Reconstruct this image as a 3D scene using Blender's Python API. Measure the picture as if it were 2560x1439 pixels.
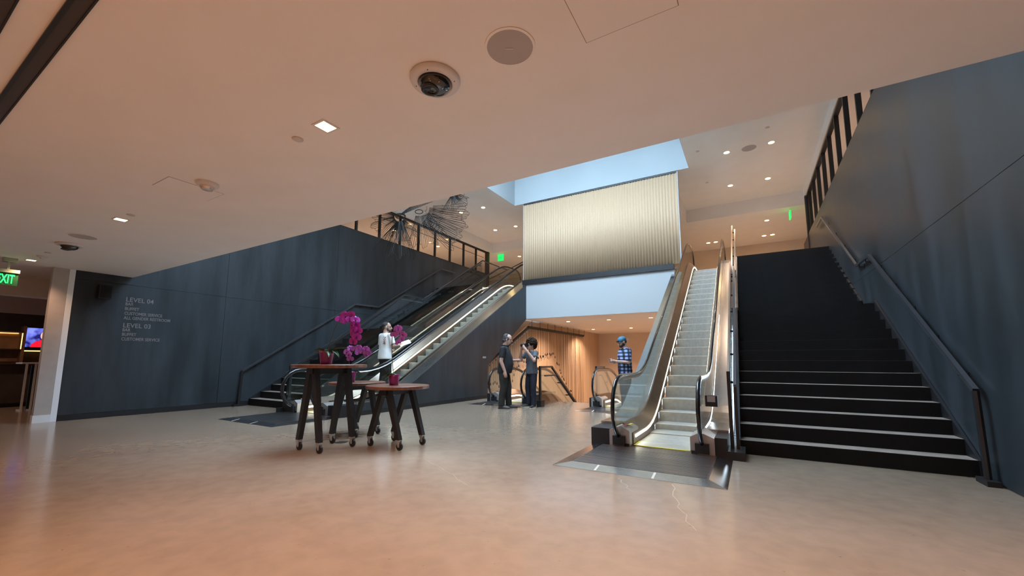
import bpy, math, random
from mathutils import Vector, Matrix, noise
random.seed(7)
scene = bpy.context.scene
for o in list(bpy.data.objects): bpy.data.objects.remove(o)
# ---------------------------------------------------------------- camera
CH = 1.18                                   # lens height above the concrete floor
FPX, CYPX = 1012.89, 780.91                 # focal length and principal row, in pixels of a 2560 x 1439 frame
PITCH, ROLL, YAW = (math.radians(a) for a in (6.84, 0.2, 30.32))
fw = Vector((-math.sin(YAW)*math.cos(PITCH), math.cos(YAW)*math.cos(PITCH), math.sin(PITCH)))
r0 = Vector((math.cos(YAW), math.sin(YAW), 0)); u0 = r0.cross(fw)
RT = math.cos(ROLL)*r0 + math.sin(ROLL)*u0; UP = -math.sin(ROLL)*r0 + math.cos(ROLL)*u0
cd = bpy.data.cameras.new('camera'); cam = bpy.data.objects.new('camera', cd)
scene.collection.objects.link(cam); scene.camera = cam
cd.sensor_width = 36; cd.sensor_fit = 'HORIZONTAL'; cd.lens = FPX/2560*36
cd.shift_y = (CYPX-719.5)/2560; cd.clip_start = 0.05; cd.clip_end = 200
cam.matrix_world = Matrix(((RT.x, UP.x, -fw.x, 0), (RT.y, UP.y, -fw.y, 0), (RT.z, UP.z, -fw.z, CH), (0, 0, 0, 1)))
# ---------------------------------------------------------------- sky and exposure
scene.view_settings.view_transform = 'Standard'; scene.view_settings.look = 'None'
scene.view_settings.gamma = 1.0; scene.view_settings.use_curve_mapping = False
scene.view_settings.exposure = 0.0
w = bpy.data.worlds.new('sky'); scene.world = w; w.use_nodes = True
bg = w.node_tree.nodes['Background']
bg.inputs[0].default_value = (0.58, 0.79, 1.0, 1); bg.inputs[1].default_value = 16.0
WARM = (1.0, 0.59, 0.365)                    # colour of the ceiling downlights
P_LOW, P_HIGH, P_BACK = 345.0, 165.0, 430.0  # watts of the downlights by zone
# ---------------------------------------------------------------- helpers
COL = scene.collection
def nodemat(name):
    m = bpy.data.materials.new(name); m.use_nodes = True
    nt = m.node_tree; return m, nt, nt.nodes['Principled BSDF']
MATS = {}
def mat(name, col, rough=.5, metal=0., emit=None, es=1., noise_amt=0., scale=4., bump=0., spec=.5, coat=0., stretch=(1, 1, 1)):
    if name in MATS: return MATS[name]
    m, nt, b = nodemat(name); c = (*col, 1)
    b.inputs['Base Color'].default_value = c; b.inputs['Roughness'].default_value = rough
    b.inputs['Metallic'].default_value = metal; b.inputs['Specular IOR Level'].default_value = spec
    b.inputs['Coat Weight'].default_value = coat
    if emit: b.inputs['Emission Color'].default_value = (*emit, 1); b.inputs['Emission Strength'].default_value = es
    if noise_amt or bump:
        tc = nt.nodes.new('ShaderNodeTexCoord'); mp = nt.nodes.new('ShaderNodeMapping'); mp.inputs['Scale'].default_value = stretch
        n = nt.nodes.new('ShaderNodeTexNoise'); n.inputs['Scale'].default_value = scale; n.inputs['Detail'].default_value = 6
        nt.links.new(tc.outputs['Object'], mp.inputs[0]); nt.links.new(mp.outputs[0], n.inputs['Vector'])
        if noise_amt:
            cr = nt.nodes.new('ShaderNodeValToRGB'); e = cr.color_ramp.elements
            e[0].position = .3; e[1].position = .7
            e[0].color = (*[max(0, v*(1-noise_amt)) for v in col], 1); e[1].color = (*[min(1, v*(1+noise_amt)) for v in col], 1)
            nt.links.new(n.outputs['Fac'], cr.inputs[0]); nt.links.new(cr.outputs[0], b.inputs['Base Color'])
        if bump:
            bp = nt.nodes.new('ShaderNodeBump'); bp.inputs['Strength'].default_value = bump; bp.inputs['Distance'].default_value = .01
            nt.links.new(n.outputs['Fac'], bp.inputs['Height']); nt.links.new(bp.outputs[0], b.inputs['Normal'])
    MATS[name] = m; return m
def glassmat(name, tint=(.9, .95, .95), refl=.06, rough=.02):
    if name in MATS: return MATS[name]
    m = bpy.data.materials.new(name); m.use_nodes = True; nt = m.node_tree; nt.nodes.clear()
    o = nt.nodes.new('ShaderNodeOutputMaterial'); mx = nt.nodes.new('ShaderNodeMixShader')
    t = nt.nodes.new('ShaderNodeBsdfTransparent'); g = nt.nodes.new('ShaderNodeBsdfGlossy')
    f = nt.nodes.new('ShaderNodeLayerWeight'); f.inputs[0].default_value = .5
    pw_ = nt.nodes.new('ShaderNodeMath'); pw_.operation = 'POWER'; pw_.inputs[1].default_value = 4.5
    ad = nt.nodes.new('ShaderNodeMath'); ad.operation = 'ADD'; ad.inputs[1].default_value = refl; ad.use_clamp = True
    nt.links.new(f.outputs['Facing'], pw_.inputs[0])
    t.inputs[0].default_value = (*tint, 1); g.inputs['Roughness'].default_value = rough
    nt.links.new(pw_.outputs[0], ad.inputs[0]); nt.links.new(ad.outputs[0], mx.inputs[0])
    nt.links.new(t.outputs[0], mx.inputs[1]); nt.links.new(g.outputs[0], mx.inputs[2]); nt.links.new(mx.outputs[0], o.inputs[0])
    MATS[name] = m; return m
def wloc(o):
    v = Vector((0, 0, 0))
    while o: v += o.location; o = o.parent
    return v
def tag(o, label=None, cat=None, group=None, kind=None):
    for k, v in (('label', label), ('category', cat), ('group', group), ('kind', kind)):
        if v: o[k] = v
    return o
def thing(name, loc, label, cat, group=None, kind=None):
    o = bpy.data.objects.new(name, None); COL.objects.link(o); o.location = loc; o.empty_display_size = .1
    return tag(o, label, cat, group, kind)
class MB:
    """collects shapes in world coordinates; build() links them as one mesh object"""
    def __init__(s): s.v = []; s.f = []; s.sm = False
    def add(s, vs, fs):
        n = len(s.v); s.v += [tuple(p) for p in vs]; s.f += [tuple(i+n for i in f) for f in fs]; return s
    def box(s, x0, x1, y0, y1, z0, z1):
        return s.add([(x0,y0,z0),(x1,y0,z0),(x1,y1,z0),(x0,y1,z0),(x0,y0,z1),(x1,y0,z1),(x1,y1,z1),(x0,y1,z1)],
                     [(0,3,2,1),(4,5,6,7),(0,1,5,4),(1,2,6,5),(2,3,7,6),(3,0,4,7)])
    def prism(s, poly, axis, a, b):
        """poly in the two axes other than `axis`, extruded from a to b"""
        def P(u, v, w): return {'x': (w, u, v), 'y': (u, w, v), 'z': (u, v, w)}[axis]
        n = len(poly); vs = [P(u, v, a) for u, v in poly] + [P(u, v, b) for u, v in poly]
        return s.add(vs, [tuple(range(n))[::-1], tuple(range(n, 2*n))] + [(i, (i+1) % n, n+(i+1) % n, n+i) for i in range(n)])
    def bar(s, p, q, w, h=None, up=(0, 0, 1)):
        p, q = Vector(p), Vector(q); h = h or w; d = (q-p).normalized(); up = Vector(up)
        if abs(d.dot(up)) > .99: up = Vector((0, 1, 0))
        a = d.cross(up).normalized()*w/2; b = a.cross(d).normalized()*h/2
        return s.add([p-a-b, p+a-b, p+a+b, p-a+b, q-a-b, q+a-b, q+a+b, q-a+b], [(0,1,2,3),(7,6,5,4),(0,4,5,1),(1,5,6,2),(2,6,7,3),(3,7,4,0)])
    def tube(s, pts, r, n=8, up=(0, 0, 1), flat=1., cap=True):
        pts = [Vector(p) for p in pts]; rs = r if isinstance(r, (list, tuple)) else [r]*len(pts); vs = []; fs = []
        upv = Vector(up); a = None
        for i, p in enumerate(pts):
            d = (pts[min(i+1, len(pts)-1)]-pts[max(i-1, 0)]).normalized()
            if a is None:
                a = d.cross(upv)
                if a.length < .05: a = d.cross(Vector((0, 1, 0.01)))
            else: a = a-d*a.dot(d)
            a.normalize(); b = a.cross(d).normalized()
            for k in range(n):
                t = 2*math.pi*k/n; vs.append(p + a*math.cos(t)*rs[i] + b*math.sin(t)*rs[i]*flat)
        for i in range(len(pts)-1):
            for k in range(n): fs.append((i*n+k, i*n+(k+1) % n, (i+1)*n+(k+1) % n, (i+1)*n+k))
        if cap: fs += [tuple(range(n))[::-1], tuple(range((len(pts)-1)*n, len(pts)*n))]
        return s.add(vs, fs)
    def lathe(s, prof, c, n=20, axis='z'):
        vs = []; fs = []; m = len(prof)
        for r, h in prof:
            for k in range(n):
                t = 2*math.pi*k/n; x, y = r*math.cos(t), r*math.sin(t)
                vs.append((c[0]+x, c[1]+y, c[2]+h) if axis == 'z' else (c[0]+h, c[1]+x, c[2]+y) if axis == 'x' else (c[0]+x, c[1]+h, c[2]+y))
        for i in range(m-1):
            for k in range(n): fs.append((i*n+k, i*n+(k+1) % n, (i+1)*n+(k+1) % n, (i+1)*n+k))
        if prof[0][0] > 1e-6: fs.append(tuple(range(n))[::-1])
        if prof[-1][0] > 1e-6: fs.append(tuple(range((m-1)*n, m*n)))
        return s.add(vs, fs)
    def ball(s, c, r, n=12, m=8):
        rx, ry, rz = r if isinstance(r, (tuple, list)) else (r, r, r)
        vs = [(c[0], c[1], c[2]-rz)]; fs = []
        for i in range(1, m):
            t = math.pi*i/m-math.pi/2
            for k in range(n):
                a = 2*math.pi*k/n; vs.append((c[0]+rx*math.cos(t)*math.cos(a), c[1]+ry*math.cos(t)*math.sin(a), c[2]+rz*math.sin(t)))
        vs.append((c[0], c[1], c[2]+rz)); L = len(vs)-1
        for k in range(n):
            fs.append((0, 1+(k+1) % n, 1+k)); fs.append((L, 1+(m-2)*n+k, 1+(m-2)*n+(k+1) % n))
            for i in range(m-2): fs.append((1+i*n+k, 1+i*n+(k+1) % n, 1+(i+1)*n+(k+1) % n, 1+(i+1)*n+k))
        return s.add(vs, fs)
    def build(s, name, material, parent=None, smooth=False, kind=None, origin=None):
        me = bpy.data.meshes.new(name)
        if parent is None and origin is None and s.v:
            xs = [v[0] for v in s.v]; ys = [v[1] for v in s.v]; zs = [v[2] for v in s.v]
            origin = ((min(xs)+max(xs))/2, (min(ys)+max(ys))/2, min(zs))
        off = wloc(parent) if parent else Vector((0, 0, 0))
        loc = Vector(origin) if origin is not None else off
        me.from_pydata([(v[0]-loc.x, v[1]-loc.y, v[2]-loc.z) for v in s.v], [], s.f); me.update()
        if smooth:
            for p in me.polygons: p.use_smooth = True
        me.materials.append(material)
        o = bpy.data.objects.new(name, me); COL.objects.link(o)
        o.location = loc-off
        if parent: o.parent = parent
        if kind: o['kind'] = kind
        return o
def smart(o, ang=35):
    for p in o.data.polygons: p.use_smooth = True
    o.data.set_sharp_from_angle(angle=math.radians(ang)); return o
def copy_tree(o, parent=None, loc=None):
    c = o.copy(); COL.objects.link(c); c.parent = parent
    if loc is not None: c.location = loc
    for ch in list(o.children): copy_tree(ch, c)
    return c
def boxo(name, m, parent, *b, **k): return MB().box(*b).build(name, m, parent, **k)
def struct(name, m, *b, label=None, parent=None):
    o = MB().box(*b).build(name, m, parent)
    if parent is None: tag(o, label, None, None, 'structure')
    return o
# ---------------------------------------------------------------- materials
def floor_mat():
    m, nt, b = nodemat('polished_concrete'); L = nt.links.new
    tc = nt.nodes.new('ShaderNodeTexCoord')
    def nz(s, d, det=8):
        n = nt.nodes.new('ShaderNodeTexNoise'); n.inputs['Scale'].default_value = s; n.inputs['Detail'].default_value = det; n.inputs['Distortion'].default_value = d
        L(tc.outputs['Object'], n.inputs['Vector']); return n
    n1 = nz(.55, .6); n2 = nz(7, .3); n3 = nz(26, 0, 3)
    r1 = nt.nodes.new('ShaderNodeValToRGB'); e = r1.color_ramp.elements
    e[0].position = .3; e[0].color = (.265, .194, .139, 1); e[1].position = .72; e[1].color = (.345, .261, .196, 1)
    L(n1.outputs['Fac'], r1.inputs[0])
    r2 = nt.nodes.new('ShaderNodeValToRGB'); e = r2.color_ramp.elements
    e[0].position = .33; e[0].color = (.91, .91, .91, 1); e[1].position = .62; e[1].color = (1.05, 1.05, 1.05, 1)
    L(n2.outputs['Fac'], r2.inputs[0])
    mu = nt.nodes.new('ShaderNodeMixRGB'); mu.blend_type = 'MULTIPLY'; mu.inputs[0].default_value = .8
    L(r1.outputs[0], mu.inputs[1]); L(r2.outputs[0], mu.inputs[2])
    r3 = nt.nodes.new('ShaderNodeValToRGB'); e = r3.color_ramp.elements      # small dark pits
    e[0].position = .22; e[0].color = (.5, .45, .4, 1); e[1].position = .28; e[1].color = (1, 1, 1, 1)
    L(n3.outputs['Fac'], r3.inputs[0])
    mu2 = nt.nodes.new('ShaderNodeMixRGB'); mu2.blend_type = 'MULTIPLY'; mu2.inputs[0].default_value = .7
    L(mu.outputs[0], mu2.inputs[1]); L(r3.outputs[0], mu2.inputs[2]); L(mu2.outputs[0], b.inputs['Base Color'])
    rr = nt.nodes.new('ShaderNodeMapRange'); rr.inputs['To Min'].default_value = .15; rr.inputs['To Max'].default_value = .19
    L(n2.outputs['Fac'], rr.inputs[0]); L(rr.outputs[0], b.inputs['Roughness'])
    bp = nt.nodes.new('ShaderNodeBump'); bp.inputs['Strength'].default_value = .004; bp.inputs['Distance'].default_value = .02
    L(n2.outputs['Fac'], bp.inputs['Height']); L(bp.outputs[0], b.inputs['Normal'])
    b.inputs['Specular IOR Level'].default_value = .6
    return m
FLOOR = floor_mat()
def steel_mat():
    m, nt, b = nodemat('blackened_steel'); L = nt.links.new
    tc = nt.nodes.new('ShaderNodeTexCoord'); mp = nt.nodes.new('ShaderNodeMapping'); mp.inputs['Scale'].default_value = (1.6, 1.6, .28)
    n = nt.nodes.new('ShaderNodeTexNoise'); n.inputs['Scale'].default_value = 1.6; n.inputs['Detail'].default_value = 7; n.inputs['Roughness'].default_value = .6
    L(tc.outputs['Object'], mp.inputs[0]); L(mp.outputs[0], n.inputs['Vector'])
    cr = nt.nodes.new('ShaderNodeValToRGB'); e = cr.color_ramp.elements
    e[0].position = .32; e[0].color = (.017, .0215, .0255, 1); e[1].position = .75; e[1].color = (.043, .052, .062, 1)
    L(n.outputs['Fac'], cr.inputs[0]); L(cr.outputs[0], b.inputs['Base Color'])
    rr = nt.nodes.new('ShaderNodeMapRange'); rr.inputs['To Min'].default_value = .34; rr.inputs['To Max'].default_value = .5
    L(n.outputs['Fac'], rr.inputs[0]); L(rr.outputs[0], b.inputs['Roughness']); b.inputs['Specular IOR Level'].default_value = .42
    return m
STEEL = steel_mat()
PLASTER = mat('white_plaster', (.86, .83, .80), .75, noise_amt=.02, scale=2)
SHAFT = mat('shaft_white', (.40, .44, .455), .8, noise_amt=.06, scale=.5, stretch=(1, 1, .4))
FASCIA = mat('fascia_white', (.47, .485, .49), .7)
BLACK = mat('black_metal', (.012, .012, .014), .45)
BLACKS = mat('black_satin', (.02, .02, .022), .3)
DARK = mat('dark_trim', (.03, .032, .036), .5)
RISER = mat('black_riser', (.008, .0072, .0075), .6, noise_amt=.3, scale=3, spec=.2)
TREAD = mat('dark_tread', (.33, .26, .215), .55, noise_amt=.15, scale=6)
INOX = mat('brushed_steel', (.52, .52, .51), .22, 1., noise_amt=.06, scale=30, stretch=(1, .05, 1))
BRONZE = mat('bronze_deck', (.27, .20, .155), .3, 1., noise_amt=.08, scale=8)
CHROME = mat('chrome', (.8, .8, .8), .1, 1.)
RUBBER = mat('handrail_rubber', (.012, .012, .014), .16, coat=.4)
LED = mat('led_strip', (1, 1, .9), .5, emit=(1.0, .93, .70), es=7.)
GLASS = glassmat('balustrade_glass'); GLASS2 = glassmat('guard_glass', (.86, .88, .88), .03)
PEACH = mat('warm_wall', (.70, .585, .49), .8, noise_amt=.03, scale=2)
OAK = mat('oak_wall', (.56, .40, .27), .6, noise_amt=.18, scale=5, stretch=(3, 3, .12))
LAMP = mat('lamp_lens', (1, .9, .7), .5, emit=(1., .80, .45), es=9.)
GRILLE = mat('speaker_grille', (.46, .42, .40), .7, bump=.2, scale=900)
# ---------------------------------------------------------------- the place
XL, XR = -11.6, 2.02                 # faces of the two dark side walls
LOW, UPF, SOF, TOP = 2.97, 4.31, 2.80, 7.40   # lower ceiling, upper floor, ceiling under upper floor, top ceiling
YE, YS, YB = 3.34, 13.70, 17.6       # front edge of the void, slab edge, back of the ceiling tray
# floor: one level, with an open well for the flights going down
fb = MB()
fb.box(-20, 7, -7, 9.9, -.3, 0); fb.box(-20, -6.75, 9.9, 15, -.3, 0); fb.box(-2.45, 7, 9.9, 15, -.3, 0)
fb.box(-5.0, -3.6, 9.9, 11.35, -.3, 0)
flo = tag(fb.build('floor', FLOOR), 'polished beige concrete floor', None, None, 'structure')
GLINTS = ([(-3.481, 3.853), (-3.112, 3.679), (-2.772, 3.504), (-2.421, 3.279), (-2.287, 3.287)], [(-1.233, 4.259), (-1.119, 4.09), (-1.004, 3.904)], [(-.725, 4.327), (-.62, 3.859), (-.515, 3.548), (-.412, 3.259)])  # bright glints on the polished floor, painted as thin pale ribbons
GLINT = mat('painted_glint', (.43, .35, .28), .25)
for pl_ in GLINTS:
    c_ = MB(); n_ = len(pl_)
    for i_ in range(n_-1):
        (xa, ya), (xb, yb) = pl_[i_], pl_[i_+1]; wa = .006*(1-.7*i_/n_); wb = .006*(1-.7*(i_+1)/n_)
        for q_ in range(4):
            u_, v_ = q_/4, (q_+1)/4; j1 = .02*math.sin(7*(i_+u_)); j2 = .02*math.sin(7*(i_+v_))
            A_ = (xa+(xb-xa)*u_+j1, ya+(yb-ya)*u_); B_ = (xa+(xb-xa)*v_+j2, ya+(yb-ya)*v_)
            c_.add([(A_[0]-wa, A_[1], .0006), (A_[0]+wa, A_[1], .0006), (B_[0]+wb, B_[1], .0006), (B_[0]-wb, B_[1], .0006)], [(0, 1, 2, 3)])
    c_.build('glint_ribbon', GLINT, flo)
struct('ceiling', PLASTER, -13.0, 7, -7, YE, LOW, UPF, label='low white plaster ceiling ending at the void')
struct('ceiling_bar', PLASTER, -20, -13.0, -7, YE, LOW+.06, UPF, label='white ceiling over the bar')
struct('trim_1', PLASTER, -14.6, -14.2, -7, 8, 2.62, LOW+.06, label='plaster bulkhead in front of the bar')
struct('wall_rear', PLASTER, -20, 7, -7.3, -7, 0, UPF)
ew = MB(); ew.box(-20.2, -20, -7, -3.6, 0, UPF); ew.box(-20.2, -20, 1.7, 9, 0, UPF); ew.box(-20.2, -20, -3.6, 1.7, 2.55, UPF)
tag(ew.build('wall_entrance', PLASTER), 'white wall with the glazed entrance', None, None, 'structure')
wn = struct('window_1', glassmat('window_glass', (.19, .2, .21), .0), -20.11, -20.09, -3.6, 1.7, 0, 2.55, label='glazed entrance letting daylight in')
for y_ in (-3.6, -2.3, -.95, .4, 1.64): boxo('mullion', BLACK, wn, -20.14, -20.06, y_, y_+.06, 0, 2.55)
boxo('transom', BLACK, wn, -20.14, -20.06, -3.6, 1.7, 2.1, 2.16)
struct('wall_bar_end', PLASTER, -20, XL-.15, 8.0, 8.2, 0, LOW+.06)
struct('wall_side', PLASTER, 7, 7.2, -7, 3.34, 0, UPF)
struct('wall_behind', PLASTER, XR+.15, 7.2, 3.1, 3.34, 0, UPF)
# right wall : dark steel panels
def panel_wall(name, side, face, y0, y1, zs, ys, label):
    sgn = 1 if side == 'r' else -1
    w_ = struct(name, DARK, *sorted((face+sgn*.03, face+sgn*.15)), y0, y1, 0, zs[-1], label=label)
    for j in range(len(zs)-1):
        for i in range(len(ys)-1):
            boxo('panel', STEEL, w_, *sorted((face, face+sgn*.028)), ys[i]+.003, ys[i+1]-.003, zs[j]+.003, zs[j+1]-.003)
    return w_
WT = 5.66
panel_wall('wall_right', 'r', XR, .2, 18.6, [.0, 2.86, WT], [.2, 18.6], 'tall dark steel panelled wall beside the right stairs')
wl = panel_wall('wall_left', 'l', XL, 2.475, 17.2, [.11, 2.80, WT], [2.475, 5.2, 8.4, 11.6, 14.4, 17.2], 'long dark steel panelled wall with the directory lettering')
boxo('base', BLACK, wl, XL-.02, XL+.012, 2.475, 6.0, 0, .11)
# left corner column
clm = struct('wall_column', mat('warm_grey_plaster', (.46, .42, .395), .7, noise_amt=.08, scale=5), XL-.14, XL+.003, 2.17, 2.385, 0, LOW, label='grey plaster column end of the dark wall')
boxo('metal_trim', mat('satin_trim', (.84, .88, .92), .3), clm, XL-.14, XL+.006, 2.387, 2.472, 0, LOW)
boxo('skirting', mat('white_skirting', (.8, .82, .84), .5), clm, XL-.13, XL+.012, 2.16, 2.385, 0, .14)
# upper storey
ub = MB(); ub.box(-20, XL-.15, YE, 30, SOF, UPF); ub.box(XR+.15, 7, YE, 30, SOF, UPF)
ub.box(XL-.15, -9.62, 14.05, 30, SOF, UPF); ub.box(-7.5, -1.95, YS, 30, SOF, UPF-.18); ub.box(.0, XR+.15, 14.05, 30, SOF, UPF)
ub.box(-9.62, -7.5, 15.6, 30, SOF, UPF); ub.box(-1.95, 0, 15.6, 30, SOF, UPF); ub.box(-7.5, -1.95, YS+.4, 30, UPF-.18, UPF)
tag(ub.build('floor_upper', PLASTER), 'white slab of the upper storey', None, None, 'structure')
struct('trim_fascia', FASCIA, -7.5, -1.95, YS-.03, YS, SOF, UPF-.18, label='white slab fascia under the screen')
# top ceiling with trays and skylight
SX0, SX1, SY0, SY1 = -7.86, -1.36, 4.0, 13.62
tb = MB()
tb.box(-11.48, SX0, 2.9, 14.2, TOP, TOP+.2); tb.box(SX1, XR, 2.9, 14.2, TOP, TOP+.2); tb.box(SX0, SX1, 2.9, SY0, TOP, TOP+.2)
tb.box(SX0, SX1, SY1, 14.2, TOP, TOP+.2)
tb.box(-11.48, -7.4, 14.2, YB, TOP, TOP+.2); tb.box(-1.95, XR, 14.2, YB, TOP, TOP+.2)
tag(tb.build('ceiling_upper', PLASTER), 'high white ceiling tray over the void', None, None, 'structure')
TL = 6.88
lb = MB(); lb.box(-20, 7, YB, 30, TL, TOP+.2); lb.box(-20, -11.48, 2.9, YB, TL, TOP+.2); lb.box(XR+.02, 7, 2.9, YB, TL+.25, TOP+.2)
lb.box(-7.4, -1.95, 14.2, YB, TL, TOP+.2)
tag(lb.build('ceiling_lower_ring', PLASTER), 'dropped white ceiling around the tray', None, None, 'structure')
sh = MB(); SZ = 9.6
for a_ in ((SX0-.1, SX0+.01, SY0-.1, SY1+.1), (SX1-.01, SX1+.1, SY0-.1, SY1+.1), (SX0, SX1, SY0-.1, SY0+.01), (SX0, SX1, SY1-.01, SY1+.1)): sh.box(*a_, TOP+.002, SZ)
sh.box(SX0, SX1, 10.3, SY1+.1, SZ, SZ+.15)  # unseen lid added to cut the steep skylight on the screen
tag(sh.build('skylight_shaft', SHAFT), 'white skylight shaft open to the sky', None, None, 'structure')  # far end is closed by the added unseen lid
struct('wall_upper_back', PEACH, -20, 7, 22.6, 22.8, UPF, TL)
struct('wall_upper_left', PEACH, -20.2, -20, 2.9, 30, UPF, TOP); struct('wall_upper_right', PEACH, 7, 7.2, 2.9, 30, UPF, TOP)
struct('wall_upper_front', PLASTER, -20, 7, 2.7, 2.9, UPF, TOP+.2)
# lower hall behind
struct('wall_back', PEACH, -9.2, 0, 23.4, 23.6, -4.4, SOF, label='warm plaster wall at the far end')
wp = MB().prism([(10.95, -4.4), (23.4, -4.4), (23.4, SOF), (13.9, SOF), (13.4, 2.72), (10.95, 1.25)], 'x', -7.80, -7.70); tag(wp.build('wall_well_left', OAK), 'oak faced wall behind the hanging cords', None, None, 'structure')
struct('wall_well_right', PEACH, -1.75, -1.65, 13.7, 23.4, -4.4, SOF)
struct('floor_lower', FLOOR, -9.2, 0, 9.5, 23.4, -4.6, -4.4)
pw = MB(); pw.box(-7.8, -1.75, 9.8, 9.9, -4.4, -.3); pw.box(-1.75, -1.65, 9.9, 13.7, -4.4, -.3); pw.box(-7.8, -7.7, 9.9, 10.95, -4.4, -.3)
tag(pw.build('wall_well_front', PEACH), None, None, None, 'structure')
# side cladding of the left escalator : dark wall with the sloped opening under the truss
T30 = math.tan(math.radians(30))
def ramp(u, w_=.55): return 0 if u < -w_ else (u+w_)**2/(4*w_) if u < w_ else u
def path(yA):
    yB = yA+(UPF-.034)/T30
    return lambda y: .034+T30*(ramp(y-yA)-ramp(y-yB))
# ---------------------------------------------------------------- stairs
NR1, NR2 = 13, 12; RZ = UPF/(NR1+NR2); RUN = .277
def staircase(name, x0, x1, y0, wall, label):
    t = thing(name, ((x0+x1)/2, y0, 0), label, 'staircase', 'dark stairs up to the upper floor')
    protos = None
    def step(i, y):
        nonlocal protos
        z = (i+1)*RZ
        if protos is None:
            a = boxo('step', RISER, t, x0, x1, y, y+RUN+.03, z-RZ, z-.001, origin=((x0+x1)/2, y, z-RZ))
            boxo('tread', TREAD, a, x0, x1, y+.014, y+RUN, z-.001, z)
            protos = a
        else: copy_tree(protos, t, Vector(((x0+x1)/2, y, z-RZ))-t.location)
    for i in range(NR1-1): step(i, y0+i*RUN)
    yl = y0+(NR1-1)*RUN; zl = NR1*RZ
    ld = boxo('landing', RISER, t, x0, x1, yl, yl+1.02, zl-RZ, zl-.001)
    boxo('tread', TREAD, ld, x0, x1, yl+.014, yl+1.02, zl-.001, zl)
    y2 = yl+1.02-.02
    for i in range(NR2): step(NR1+i, y2+i*RUN)
    s = wall; th = .03; xs = (x1-th, x1) if s > 0 else (x0, x0+th)
    def line(y): return
    up_ = RZ+.05
    poly = [(y0-.02, 0), (y0-.02, .03), (y0+.0, up_-.05), (yl-.0, zl+.05), (yl+1.0, zl+.05), (yl+1.0, zl+up_-.05), (y2+NR2*RUN, UPF+.05), (y2+NR2*RUN, UPF-.4), (yl+1.1, zl-.3), (yl, zl-.3), (y0+.35, 0)]
    MB().prism(poly, 'x', *xs).build('stringer', BLACK, t)
    xo = (x0-.05, x0) if s > 0 else (x1, x1+.05)
    MB().prism(poly, 'x', *xo).build('stringer', BLACK, t)
    return t, yl, y2, zl
SR = staircase('staircase', -.17, XR-.006, 6.20, 1, 'wide flight of black stairs between the right escalator and the dark wall')
SL = staircase('staircase', XL+.006, -9.42, 5.95, -1, 'flight of black stairs against the left dark wall, half hidden by the escalator')
def wall_rail(xw, sgn, S, y0, label):
    t0, yl, y2, zl = S; x = xw-sgn*.075; hz = .90
    t = thing('handrail', (x, y0, 0), label, 'handrail', 'wall handrails of the stairs')
    ye = y2+NR2*RUN
    pts = [(x, y0-.28, .02), (x, y0-.25, hz), (x, yl-.15, zl+hz-.05), (x, yl+.85, zl+hz-.03), (x, ye-.1, UPF+hz-.02), (x, ye+.9, UPF+hz)]
    MB().tube([pts[0], pts[1]], .03, 8).build('post', BLACKS, t)
    b = MB()
    for a, c in zip(pts[1:-1], pts[2:]): b.bar(a, c, .045, .05)
    b.build('rail', mat('rail_grey', (.10, .10, .11), .3, .6), t)
    boxo('foot', BLACK, t, x-.05, x+.05, y0-.40, y0-.16, 0, .05)
    for a, c, n in ((pts[1], pts[2], 5), (pts[2], pts[3], 2), (pts[3], pts[4], 4)):
        for k in range(n):
            q = Vector(a).lerp(Vector(c), (k+.5)/n)
            bb = MB().bar(q-Vector((0, 0, .02)), q-Vector((0, 0, .08)), .014); bb.bar(q-Vector((0, 0, .075)), (xw, q.y, q.z-.075), .014)
            bb.box(*sorted((xw, xw-sgn*.008)), q.y-.03, q.y+.03, q.z-.11, q.z-.04); bb.build('bracket', BLACK, t)
wall_rail(XR, 1, SR, 6.20, 'dark wall-mounted handrail of the right stairs, stepping at the landing')
wall_rail(XL, -1, SL, 5.95, 'dark wall-mounted handrail along the left dark wall')
# glass guards on the open side of the stairs
def stair_guard(x, ysr, S, label, hs):
    g = thing('stair_guard', (x, ysr-.25, 0), label, 'railing')
    yl, y2, zl = S[1:]; ye = y2+NR2*RUN
    def gz(y): return 0 if y < ysr else (y-ysr)/RUN*RZ if y < yl else zl if y < y2 else min(UPF, zl+(y-y2)/RUN*RZ)
    yy = [ysr-.2, (yl+ysr)*.5, yl, y2, (y2+ye)/2, ye]
    for a, c in zip(yy[:-1], yy[1:]):
        MB().prism([(a+.01, gz(a)+.05), (c-.01, gz(c)+.05), (c-.01, gz(c)+1.0), (a+.01, gz(a)+1.0)], 'x', x-.006, x+.006).build('glass_panel', GLASS2, g)
    b = MB()
    for a, c in ((ysr-.2, yl), (yl, y2), (y2, ye), (ye, ye+2)): b.bar((x, a, gz(a)+1.02), (x, c, gz(c)+1.02), .03, .04)
    b.build('top_rail', mat('bronze_rail', (.36, .27, .21), .3, .8) if hs > 0 else BLACKS, g)
    b = MB(); xh = x+hs*.066
    for a, c in ((ysr-.3, yl-.1), (yl-.1, y2-.1), (y2-.1, ye)): b.bar((xh, a, gz(a+.3)+.88), (xh, c, gz(c+.1)+.90), .035, .04)
    b.build('handrail', mat('rail_grey', (.1, .1, .11), .3), g)
    boxo('end_post', BLACK, g, x-.02, x+.02, ysr-.27, ysr-.21, 0, 1.06)
    boxo('end_post', BLACK, g, xh-.018, xh+.018, ysr-.27, ysr-.23, 0, .9)
    boxo('shoe', BLACK, g, x-.08, x+.08+(.06 if hs > 0 else 0), ysr-.48, ysr-.04, 0, .10)
    for y in [ysr+.1+.62*i for i in range(13)]:
        q = gz(y)+.86; boxo('bracket', BLACK, g, *sorted((x, xh)), y-.02, y+.02, q-.03, q)
stair_guard(-.256, 6.20, SR, 'glass guard with slim handrail between right escalator and black stairs', 1)
stair_guard(-9.385, 5.95, SL, 'dark glass guard with black rail between left stairs and escalator', -1)
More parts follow.
